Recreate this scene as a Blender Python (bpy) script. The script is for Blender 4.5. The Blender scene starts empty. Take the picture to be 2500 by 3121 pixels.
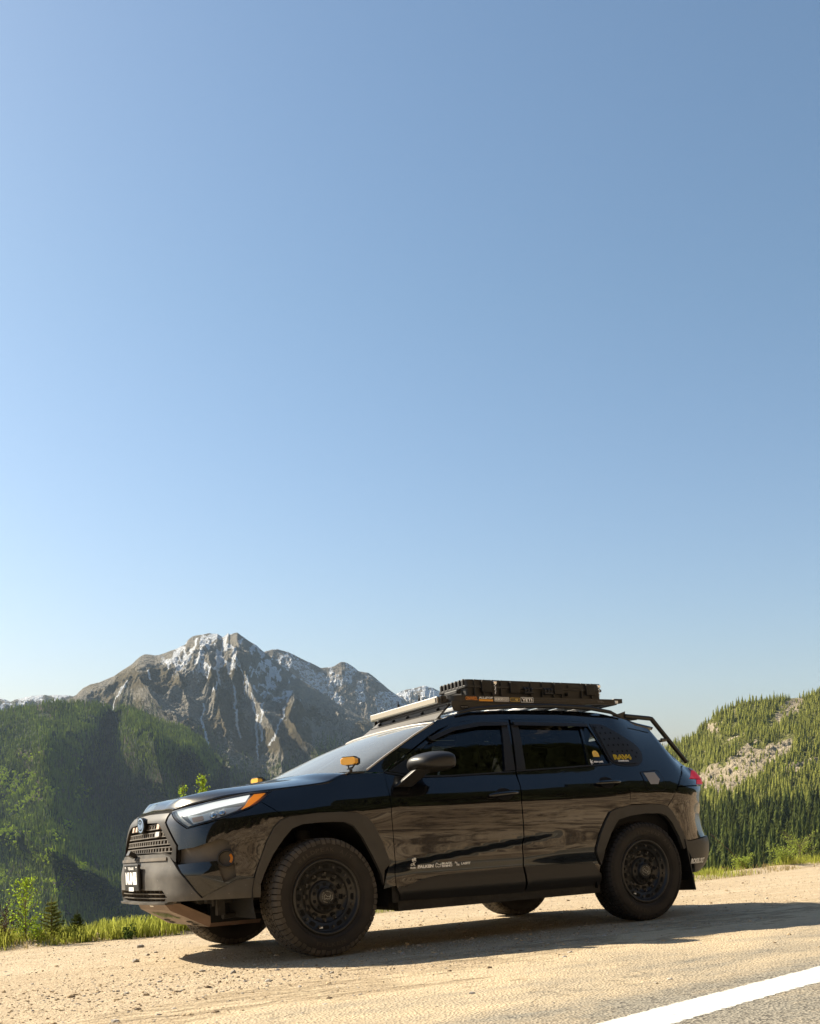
import bpy, bmesh, math, random, bisect
import numpy as np
from mathutils import Vector, Matrix, Quaternion, geometry
random.seed(7)
SC=bpy.context.scene; COL=SC.collection
# ---------------------------------------------------------------- camera, sky, sun, exposure
# car frame (x along the car, front at -x; near side at -y; ground z=0) to world frame (z = gravity up)
RIGHT=Vector((0.86074,-0.50573,-0.05817)); FWD=Vector((0.50896,0.85898,0.05847)); UPV=RIGHT.cross(FWD)
RIGHT.normalize(); FWD=(FWD-RIGHT*FWD.dot(RIGHT)).normalized(); UPV=RIGHT.cross(FWD)
R3=Matrix((RIGHT,FWD,UPV)); CAR=R3.to_4x4()
CAMC=Vector((-4.2468,-6.927,0.6442)); CW=R3@CAMC
cam=bpy.data.cameras.new('camera'); camo=bpy.data.objects.new('camera',cam); COL.objects.link(camo); SC.camera=camo
camo.location=CW; camo.rotation_euler=(math.pi/2,0,0)
cam.sensor_fit='HORIZONTAL'; cam.sensor_width=36; cam.lens=36*3208/2500; cam.shift_y=(2400-1560.5)/2500
cam.clip_start=.05; cam.clip_end=40000
ELEV=math.radians(39.7); SUNC=Vector((-.57,.82,0)).normalized()*math.cos(ELEV)+Vector((0,0,math.sin(ELEV)))
SUNW=(R3@SUNC).normalized()
sun=bpy.data.lights.new('sun','SUN'); sun.energy=5; sun.angle=math.radians(.53); sun.color=(1,.885,.70)
so=bpy.data.objects.new('sun',sun); COL.objects.link(so); so.rotation_mode='QUATERNION'; so.rotation_quaternion=SUNW.to_track_quat('Z','Y')
W=bpy.data.worlds.new('World'); SC.world=W; W.use_nodes=True
nt=W.node_tree; bg=nt.nodes['Background']; sky=nt.nodes.new('ShaderNodeTexSky'); sky.sky_type='NISHITA'; sky.sun_disc=False
sky.sun_elevation=math.asin(SUNW.z); sky.sun_rotation=math.atan2(SUNW.x,SUNW.y)
sky.altitude=1200; sky.air_density=1.5; sky.dust_density=3.2; sky.ozone_density=4
tn=nt.nodes.new('ShaderNodeVectorMath'); tn.operation='MULTIPLY'; nt.links.new(sky.outputs[0],tn.inputs[0]); nt.links.new(tn.outputs[0],bg.inputs[0])
# clean mountain air: a little bluer towards the horizon than the model's
tcw=nt.nodes.new('ShaderNodeTexCoord'); sxw=nt.nodes.new('ShaderNodeSeparateXYZ'); nt.links.new(tcw.outputs['Generated'],sxw.inputs[0]); rpw=nt.nodes.new('ShaderNodeValToRGB'); nt.links.new(sxw.outputs[2],rpw.inputs[0]); nt.links.new(rpw.outputs[0],tn.inputs[1])
rpw.color_ramp.elements[0].position=.0; rpw.color_ramp.elements[0].color=(1.04,.975,1.05,1); rpw.color_ramp.elements[1].position=.42; rpw.color_ramp.elements[1].color=(.985,1.01,.965,1); bg.inputs[1].default_value=.0600
SC.view_settings.view_transform='Standard'; SC.view_settings.look='None'; SC.view_settings.exposure=1.25; SC.view_settings.gamma=1
SC.cycles.max_bounces=8; SC.cycles.transparent_max_bounces=24
def at(px,py,d):      # point at depth d behind the camera plane seen through photo position px,py
    return Vector((CW.x+(px-1250)/3208*d, CW.y+d, CW.z+(2400-py)/3208*d))
def car2w(p): return R3@Vector(p)
HAZE=2.1e-5
# ---------------------------------------------------------------- helpers
def link(name,me,parent=None,mw=None):
    o=bpy.data.objects.new(name,me); COL.objects.link(o)
    if parent is not None: o.parent=parent
    if mw is not None: o.matrix_world=mw
    return o
def tag(o,label=None,cat=None,group=None,kind=None):
    if label: o['label']=label
    if cat: o['category']=cat
    if group: o['group']=group
    if kind: o['kind']=kind
    return o
def empty(name,label,cat,mw=None,group=None):
    o=bpy.data.objects.new(name,None); COL.objects.link(o); o.empty_display_size=.2
    o.matrix_world=mw if mw is not None else CAR.copy(); return tag(o,label,cat,group)
class MB:
    def __init__(s): s.v=[]; s.f=[]; s.m=[]; s.smooth=[]
    def add(s,v,f,m=0,sm=False):
        b=len(s.v); s.v+=[tuple(p) for p in v]; s.f+=[tuple(b+i for i in q) for q in f]; s.m+=[m]*len(f); s.smooth+=[sm]*len(f)
        return s
    def box(s,c,d,rot=None,m=0,taper=0.):
        V=[]
        for z in (-1,1):
            for x,y in ((-1,-1),(1,-1),(1,1),(-1,1)):
                k=1-taper*(z>0); p=Vector((x*d[0]/2*k,y*d[1]/2*k,z*d[2]/2))
                if rot is not None: p=rot@p
                V.append(p+Vector(c))
        return s.add(V,[(3,2,1,0),(4,5,6,7),(0,1,5,4),(1,2,6,5),(2,3,7,6),(3,0,4,7)],m)
    def bbox(s,a,b,m=0): return s.box([(a[i]+b[i])/2 for i in range(3)],[abs(b[i]-a[i]) for i in range(3)],None,m)
    def tube(s,pts,r,n=10,m=0,cap=True,closed=False):
        pts=[Vector(p) for p in pts]; V=[]; F=[]; N=len(pts); rr=r if isinstance(r,(list,tuple)) else [r]*N
        ref=None
        for i,p in enumerate(pts):
            a=pts[i-1] if (i or closed) else p; b=pts[(i+1)%N] if (i<N-1 or closed) else p
            t=(b-a).normalized()
            if ref is None: ref=Vector((0,0,1)) if abs(t.z)<.9 else Vector((1,0,0))
            u=(ref-t*ref.dot(t)).normalized(); w=t.cross(u); ref=u
            for k in range(n):
                q=2*math.pi*k/n; V.append(p+(u*math.cos(q)+w*math.sin(q))*rr[i])
        for i in range(N if closed else N-1):
            for k in range(n): F.append((i*n+k,i*n+(k+1)%n,((i+1)%N)*n+(k+1)%n,((i+1)%N)*n+k))
        s.add(V,F,m,True)
        if cap and not closed:
            s.add([V[k] for k in range(n)],[tuple(range(n))[::-1]],m); s.add([V[(N-1)*n+k] for k in range(n)],[tuple(range(n))],m)
        return s
    def rev(s,prof,c,n=64,m=0,sm=True,axis='y'):   # prof: (radius, offset along axis)
        V=[];F=[];P=len(prof)
        for k in range(n):
            a=2*math.pi*k/n
            for r,o in prof: V.append((c[0]+r*math.cos(a),c[1]+o,c[2]+r*math.sin(a)) if axis=='y' else (c[0]+r*math.cos(a),c[1]+r*math.sin(a),c[2]+o))
        for k in range(n):
            for j in range(P-1):
                a=k*P+j; b=((k+1)%n)*P+j; F.append((a,b,b+1,a+1))
        return s.add(V,F,m,sm)
    def prism(s,poly,fn,d0,d1,m=0):     # poly in 2D, fn(u,v,d)->3D
        n=len(poly); V=[fn(u,v,d0) for u,v in poly]+[fn(u,v,d1) for u,v in poly]
        tri=geometry.tessellate_polygon([[Vector((u,v,0)) for u,v in poly]])
        F=[tuple(t) for t in tri]+[tuple(n+i for i in t[::-1]) for t in tri]+[(i,(i+1)%n,n+(i+1)%n,n+i) for i in range(n)]
        return s.add(V,F,m)
    def build(s,name,mats,parent=None,mw=None,bevel=0,auto=None):
        me=bpy.data.meshes.new(name); me.from_pydata(s.v,[],s.f); me.validate(); 
        if not isinstance(mats,(list,tuple)): mats=[mats]
        for x in mats: me.materials.append(x)
        if len(me.polygons)==len(s.f):
            me.polygons.foreach_set('material_index',s.m); me.polygons.foreach_set('use_smooth',s.smooth)
        bm=bmesh.new(); bm.from_mesh(me); bmesh.ops.recalc_face_normals(bm,faces=bm.faces); bm.to_mesh(me); bm.free()
        me.update(); o=link(name,me,parent,mw)
        if bevel:
            b=o.modifiers.new('bevel','BEVEL'); b.width=bevel; b.segments=2; b.limit_method='ANGLE'; b.angle_limit=.6
        return o
# ---- materials
def mat(name,col,rough=.5,metal=0,spec=.5,coat=0,coat_r=.03,bump=0,bscale=50,trans=0,ior=1.45,emit=None,var=0,vscale=5,alpha=1,dust=0,dustcol=(.30,.24,.17),bdist=.02):
    m=bpy.data.materials.new(name); m.use_nodes=True; n=m.node_tree; b=n.nodes['Principled BSDF']; L=n.links.new
    b.inputs['Base Color'].default_value=(*col,1); b.inputs['Roughness'].default_value=rough; b.inputs['Metallic'].default_value=metal
    b.inputs['Specular IOR Level'].default_value=spec; b.inputs['Coat Weight'].default_value=coat; b.inputs['Coat Roughness'].default_value=coat_r; b.inputs['Coat IOR'].default_value=1.60 if coat>=1 else 1.5; b.inputs['Coat Tint'].default_value=(1,.96,.88,1) if coat>=1 else (1,1,1,1)
    b.inputs['Transmission Weight'].default_value=trans; b.inputs['IOR'].default_value=ior; b.inputs['Alpha'].default_value=alpha
    if emit: b.inputs['Emission Color'].default_value=(*emit[:3],1); b.inputs['Emission Strength'].default_value=emit[3]
    tc=None
    if bump or var or dust:
        tc=n.nodes.new('ShaderNodeTexCoord')
    if bump:
        t=n.nodes.new('ShaderNodeTexNoise'); t.inputs['Scale'].default_value=bscale; t.inputs['Detail'].default_value=4
        L(tc.outputs['Object'],t.inputs['Vector']); bp=n.nodes.new('ShaderNodeBump'); bp.inputs['Strength'].default_value=bump; bp.inputs['Distance'].default_value=bdist
        L(t.outputs[0],bp.inputs['Height']); L(bp.outputs[0],b.inputs['Normal'])
    src=None
    if var:
        t=n.nodes.new('ShaderNodeTexNoise'); t.inputs['Scale'].default_value=vscale; t.inputs['Detail'].default_value=5
        L(tc.outputs['Object'],t.inputs['Vector']); mp=n.nodes.new('ShaderNodeMapRange'); mp.inputs[1].default_value=.3; mp.inputs[2].default_value=.7
        mp.inputs[3].default_value=1-var; mp.inputs[4].default_value=1+var; L(t.outputs[0],mp.inputs[0])
        mx=n.nodes.new('ShaderNodeVectorMath'); mx.operation='SCALE'; mx.inputs[0].default_value=col; L(mp.outputs[0],mx.inputs['Scale'])
        L(mx.outputs[0],b.inputs['Base Color']); src=mx.outputs[0]
    if dust:    # dried road dust: fine film low on the body plus small specks
        t=n.nodes.new('ShaderNodeTexNoise'); t.inputs['Scale'].default_value=7; t.inputs['Detail'].default_value=8
        L(tc.outputs['Object'],t.inputs['Vector'])
        v=n.nodes.new('ShaderNodeTexVoronoi'); v.inputs['Scale'].default_value=42; L(tc.outputs['Object'],v.inputs['Vector'])
        sp=n.nodes.new('ShaderNodeMapRange'); sp.inputs[1].default_value=.05; sp.inputs[2].default_value=.13; sp.inputs[3].default_value=1; sp.inputs[4].default_value=0; L(v.outputs['Distance'],sp.inputs[0])
        pick=n.nodes.new('ShaderNodeMath'); pick.operation='GREATER_THAN'; pick.inputs[1].default_value=.72
        sx=n.nodes.new('ShaderNodeSeparateColor'); L(v.outputs['Color'],sx.inputs[0]); L(sx.outputs[0],pick.inputs[0])
        ml=n.nodes.new('ShaderNodeMath'); ml.operation='MULTIPLY'; L(sp.outputs[0],ml.inputs[0]); L(pick.outputs[0],ml.inputs[1])
        film=n.nodes.new('ShaderNodeMapRange'); film.inputs[1].default_value=.35; film.inputs[2].default_value=.75; film.inputs[3].default_value=.25*dust; film.inputs[4].default_value=1.0*dust; L(t.outputs[0],film.inputs[0])
        # more dust towards the nose
        sg=n.nodes.new('ShaderNodeSeparateXYZ'); L(tc.outputs['Object'],sg.inputs[0])
        gr=n.nodes.new('ShaderNodeMapRange'); gr.inputs[1].default_value=-1.7; gr.inputs[2].default_value=-2.2; gr.inputs[3].default_value=.12; gr.inputs[4].default_value=1; L(sg.outputs[0],gr.inputs[0])
        a=n.nodes.new('ShaderNodeMath'); a.operation='ADD'; L(film.outputs[0],a.inputs[0]); 
        m2=n.nodes.new('ShaderNodeMath'); m2.operation='MULTIPLY'; m2.inputs[1].default_value=min(1,dust*3); L(ml.outputs[0],m2.inputs[0]); L(m2.outputs[0],a.inputs[1])
        g=n.nodes.new('ShaderNodeMath'); g.operation='MULTIPLY'; L(a.outputs[0],g.inputs[0]); L(gr.outputs[0],g.inputs[1])
        mx=n.nodes.new('ShaderNodeMix'); mx.data_type='RGBA'; mx.inputs['A'].default_value=(*col,1); mx.inputs['B'].default_value=(*dustcol,1)
        if src: L(src,mx.inputs['A'])
        L(g.outputs[0],mx.inputs['Factor']); L(mx.outputs['Result'],b.inputs['Base Color'])
        rr=n.nodes.new('ShaderNodeMapRange'); rr.inputs[3].default_value=rough; rr.inputs[4].default_value=.9; L(g.outputs[0],rr.inputs[0]); L(rr.outputs[0],b.inputs['Roughness'])
        if coat:
            c=n.nodes.new('ShaderNodeMapRange'); c.inputs[2].default_value=.5; c.inputs[3].default_value=coat; c.inputs[4].default_value=.0; L(g.outputs[0],c.inputs[0]); L(c.outputs[0],b.inputs['Coat Weight'])
    return m
PAINT=mat('black_paint',(.0022,.0026,.0045),.25,spec=.1,coat=1,coat_r=.010,dust=.05)
CLAD=mat('matte_cladding',(.040,.037,.034),.45,spec=.35,bump=.12,bscale=600,bdist=.002,var=.10,dust=.42,dustcol=(.28,.26,.23))
PLAS=mat('black_plastic',(.016,.015,.015),.42,bump=.08,bscale=400,bdist=.002)
GRIL=mat('grille_plastic',(.055,.050,.046),.5,dust=.40)
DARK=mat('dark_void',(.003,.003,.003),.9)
UND=mat('underbody_metal',(.018,.016,.014),.7,bump=.3,bscale=30,var=.5,vscale=12)
CHROME=mat('chrome',(.75,.77,.8),.12,1)
STEEL=mat('bare_aluminium',(.55,.54,.52),.35,1,bump=.1,bscale=80)
ALUP=mat('powder_coated_aluminium',(.020,.018,.016),.38,bump=.15,bscale=900,bdist=.001)
CASEM=mat('case_polymer',(.020,.018,.016),.5,bump=.25,bscale=500,bdist=.002)
LBAR=mat('dusty_light_lens',(.42,.39,.33),.25,coat=.6,bump=.1,bscale=200,bdist=.002)
FRAME=mat('gloss_frame',(.010,.009,.008),.45,spec=.3,dust=.16)
GROOVE=mat('tread_groove',(.006,.005,.004),.95)
TYRE=mat('tyre_rubber',(.016,.014,.013),.75,bump=.2,bscale=120,bdist=.003,var=.35,vscale=9)
TYRED=mat('dusty_tread',(.070,.060,.049),.85,bump=.3,bscale=90,bdist=.004,var=.3,vscale=14)
SIDEL=mat('raised_letters',(.038,.029,.022),.6)
SIDEW=mat('dusty_sidewall',(.016,.0125,.0105),.65,bump=.15,bscale=60,bdist=.003,var=.45,vscale=9)
RIM=mat('satin_black_rim',(.022,.021,.020),.34,bump=.06,bscale=300,bdist=.002)
AMBER=mat('amber_lens',(1,.36,.01),.3,coat=.3,emit=(1,.30,.01,.22))  # added glow stands in for sun shining through the lens
AMBERF=mat('fog_amber',(.8,.26,.01),.3,coat=.3)
LAMPB=mat('lamp_bowl',(.20,.21,.22),.3)
AMBERL=mat('amber_lamp_lens',(.95,.46,.04),.3,coat=.6)
RED=mat('red_lens',(.62,.002,.012),.4,spec=.1,coat=.15,emit=(.8,.002,.012,.08))  # faint glow added to brighten the lens
REDD=mat('dark_red_lens',(.16,.004,.03),.3,spec=.2,coat=.3)
WHITE=mat('white_vinyl',(.88,.87,.85),.5)
OLIVE=mat('olive_print',(.45,.33,.10),.5)
ORANGE=mat('orange_vinyl',(.62,.22,.04),.5)
YELLOW=mat('yellow_vinyl',(.85,.60,.02),.5)
SAND=mat('sand_vinyl',(.95,.62,.12),.5)
GREY=mat('grey_print',(.30,.28,.26),.5)
STRIPG=mat('brightened_light_strip',(.86,.87,.88),.25,coat=1,emit=(.9,.95,1,.45))  # glow added to brighten the strip, standing in for sky in its optics
LENSW=mat('reflector_white',(.86,.87,.88),.25,coat=1)
REFL=mat('reflector_bowl',(.72,.75,.76),.35,.2)
PEACH=mat('fan_reflector',(.62,.46,.36),.4)
BROWN=mat('dusty_skid_plate',(.150,.098,.070),.45,.3,bump=.15,bscale=60,var=.2,vscale=8)
TRIMW=mat('windscreen_trim',(.45,.42,.38),.35)
SEATM=mat('seat_fabric',(.010,.010,.012),.9)
GREENS=mat('green_strap',(.12,.38,.05),.5)
def glass(name,tint,refl_ior,rough=0.0,dirt=0):
    m=bpy.data.materials.new(name); m.use_nodes=True; n=m.node_tree; n.nodes.clear(); L=n.links.new
    o=n.nodes.new('ShaderNodeOutputMaterial'); mx=n.nodes.new('ShaderNodeMixShader'); t=n.nodes.new('ShaderNodeBsdfTransparent'); g=n.nodes.new('ShaderNodeBsdfGlossy')
    f=n.nodes.new('ShaderNodeFresnel'); f.inputs[0].default_value=refl_ior; t.inputs[0].default_value=(*tint,1); g.inputs['Roughness'].default_value=rough
    L(f.outputs[0],mx.inputs[0]); L(t.outputs[0],mx.inputs[1]); L(g.outputs[0],mx.inputs[2]); L(mx.outputs[0],o.inputs[0])
    if dirt:
        d=n.nodes.new('ShaderNodeBsdfDiffuse'); d.inputs[0].default_value=(.78,.84,.88,1); m2=n.nodes.new('ShaderNodeMixShader'); m2.inputs[0].default_value=dirt; L(mx.outputs[0],m2.inputs[1]); L(d.outputs[0],m2.inputs[2]); L(m2.outputs[0],o.inputs[0])
    return m
GTINT=glass('tinted_glass',(.42,.43,.41),1.60)
GWIND=glass('windscreen_glass',(.42,.46,.45),2.2,dirt=.15)
GLENS=glass('clear_lens',(.9,.92,.92),1.45)
# ---- plan outline of the body (near half is mirrored): x, half width
PLAN=[(-2.275,0),(-2.272,.2),(-2.25,.42),(-2.19,.62),(-2.05,.785),(-1.82,.88),(-1.55,.917),(-1.2,.925),(-.8,.925),(0,.925),(.8,.925),(1.3,.925),
      (1.6,.917),(1.85,.895),(2.07,.835),(2.24,.70),(2.335,.46),(2.37,.2),(2.375,0)]
def _cr(p0,p1,p2,p3,t):
    return .5*((2*p1)+(-p0+p2)*t+(2*p0-5*p1+4*p2-p3)*t*t+(-p0+3*p1-3*p2+p3)*t**3)
_pl=[]
for i in range(len(PLAN)-1):
    a=PLAN[i-1] if i else (PLAN[1][0],-PLAN[1][1]); b=PLAN[i]; c=PLAN[i+1]
    d=PLAN[i+2] if i+2<len(PLAN) else (PLAN[-2][0],-PLAN[-2][1])
    for k in range(40):
        t=k/40; _pl.append((_cr(a[0],b[0],c[0],d[0],t),_cr(a[1],b[1],c[1],d[1],t)))
_pl.append(PLAN[-1])
_ps=[0.]
for i in range(1,len(_pl)): _ps.append(_ps[-1]+math.hypot(_pl[i][0]-_pl[i-1][0],_pl[i][1]-_pl[i-1][1]))
SMAX=_ps[-1]
def plan(s):
    if s<0:
        a=plan(-s); return (a[0],-a[1])
    s=max(0,min(SMAX,s)); i=min(len(_ps)-2,max(0,bisect.bisect_right(_ps,s)-1))
    t=(s-_ps[i])/(_ps[i+1]-_ps[i]); return (_pl[i][0]+(_pl[i+1][0]-_pl[i][0])*t,_pl[i][1]+(_pl[i+1][1]-_pl[i][1])*t)
def plan_n(s):
    a=plan(s-.03); b=plan(s+.03)
    if s>SMAX-.03: b=(b[0],-plan(2*SMAX-s-.03)[1])
    tx,ty=b[0]-a[0],b[1]-a[1]; L=math.hypot(tx,ty); return (-ty/L,tx/L)   # outward
def s_of_x(x):     # on the side only
    lo,hi=0,SMAX
    for _ in range(40):
        m=(lo+hi)/2
        if plan(m)[0]<x: lo=m
        else: hi=m
    return lo
ZL=[.28,.36,.46,.56,.66,.78,.90,.98,1.05,1.12,1.25,1.40,1.55,1.62,1.66]
SEC=[ # plan x, offsets (outward +)
 (-2.275,[-.05,-.01,0,0,-.02,-.04,-.06,-.12,-.3,-.5,-.8,-1,-1,-1,-1]),
 (-2.19, [-.07,-.02,0,0,-.02,-.035,-.055,-.115,-.28,-.4,-.6,-.8,-1,-1,-1]),
 (-2.05, [-.10,-.04,-.005,0,-.015,-.02,-.04,-.10,-.2,-.3,-.5,-.7,-.9,-.9,-.9]),
 (-1.6,  [-.07,-.02,-.01,-.01,-.005,-.002,-.012,-.05,-.10,-.16,-.3,-.4,-.5,-.5,-.5]),
 (-1.1,  [-.07,-.02,-.012,-.008,-.004,0,-.006,-.03,-.065,-.10,-.17,-.25,-.33,-.38,-.44]),
 (-.7,    [-.07,-.024,-.026,-.005,-.004,-.002,-.004,-.018,-.048,-.085,-.135,-.195,-.27,-.32,-.40]),
 (.3,     [-.07,-.024,-.026,-.005,-.004,-.001,-.003,-.014,-.042,-.080,-.13,-.19,-.265,-.315,-.40]),
 (.8,     [-.07,-.024,-.026,-.005,-.003,-.001,-.002,-.012,-.038,-.075,-.13,-.19,-.265,-.315,-.40]),
 (1.35,  [-.07,-.02,-.005,0,.002,.002,0,-.008,-.030,-.065,-.13,-.20,-.285,-.34,-.43]),
 (1.85,  [-.10,-.03,-.005,0,0,0,0,-.01,-.035,-.07,-.15,-.25,-.37,-.44,-.53]),
 (2.07,  [-.14,-.06,-.01,0,-.02,-.03,-.02,-.02,-.045,-.09,-.19,-.32,-.46,-.52,-.6]),
 (2.24,   [-.15,-.06,-.01,0,-.03,-.05,-.04,-.02,-.02,-.05,-.20,-.36,-.52,-.58,-.65]),
 (2.375,  [-.15,-.06,-.01,0,-.05,-.07,-.07,-.06,-.07,-.10,-.24,-.40,-.55,-.6,-.66]),
]
_ss=[s_of_x(a[0]) for a in SEC]; _ss[0]=0.; _ss[-1]=SMAX
def _zi(v,z):
    z=max(ZL[0],min(ZL[-1],z)); i=min(len(ZL)-2,max(0,bisect.bisect_right(ZL,z)-1)); h=ZL[i+1]-ZL[i]; t=(z-ZL[i])/h
    def sl(k):
        if k<=0 or k>=len(ZL)-1: return 0 if k<=0 else (v[-1]-v[-2])/(ZL[-1]-ZL[-2])
        a=(v[k]-v[k-1])/(ZL[k]-ZL[k-1]); b=(v[k+1]-v[k])/(ZL[k+1]-ZL[k]); return 0 if a*b<0 else 2*a*b/(a+b+(1e-9 if a+b>=0 else -1e-9))
    m0=sl(i)*h; m1=sl(i+1)*h
    return (2*t**3-3*t*t+1)*v[i]+(t**3-2*t*t+t)*m0+(-2*t**3+3*t*t)*v[i+1]+(t**3-t*t)*m1
def off(s,z):
    s=abs(s); s=max(0,min(SMAX,s)); i=min(len(_ss)-2,max(0,bisect.bisect_right(_ss,s)-1)); t=(s-_ss[i])/(_ss[i+1]-_ss[i]); t=t*t*(3-2*t)
    r=_zi(SEC[i][1],z)*(1-t)+_zi(SEC[i+1][1],z)*t
    if 2.0<s<3.5 and z<.75:      # rising crease low on the doors
        zc=.565+(s-2.12)*.112; a=min(1,max(0,(s-2.0)/.25))*min(1,max(0,(3.5-s)/.35)); q=(zc-z)/.045
        if q>0: r-=.024*a*(min(1,q)**2*(3-2*min(1,q)))*max(0,min(1,(z-.42)/.14))
    return r
def hull(s,z,o=0.,side=-1):
    x,y=plan(s); nx,ny=plan_n(s); d=off(s,z)+o
    return (x+nx*d, side*(y+ny*d), z)
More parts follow.
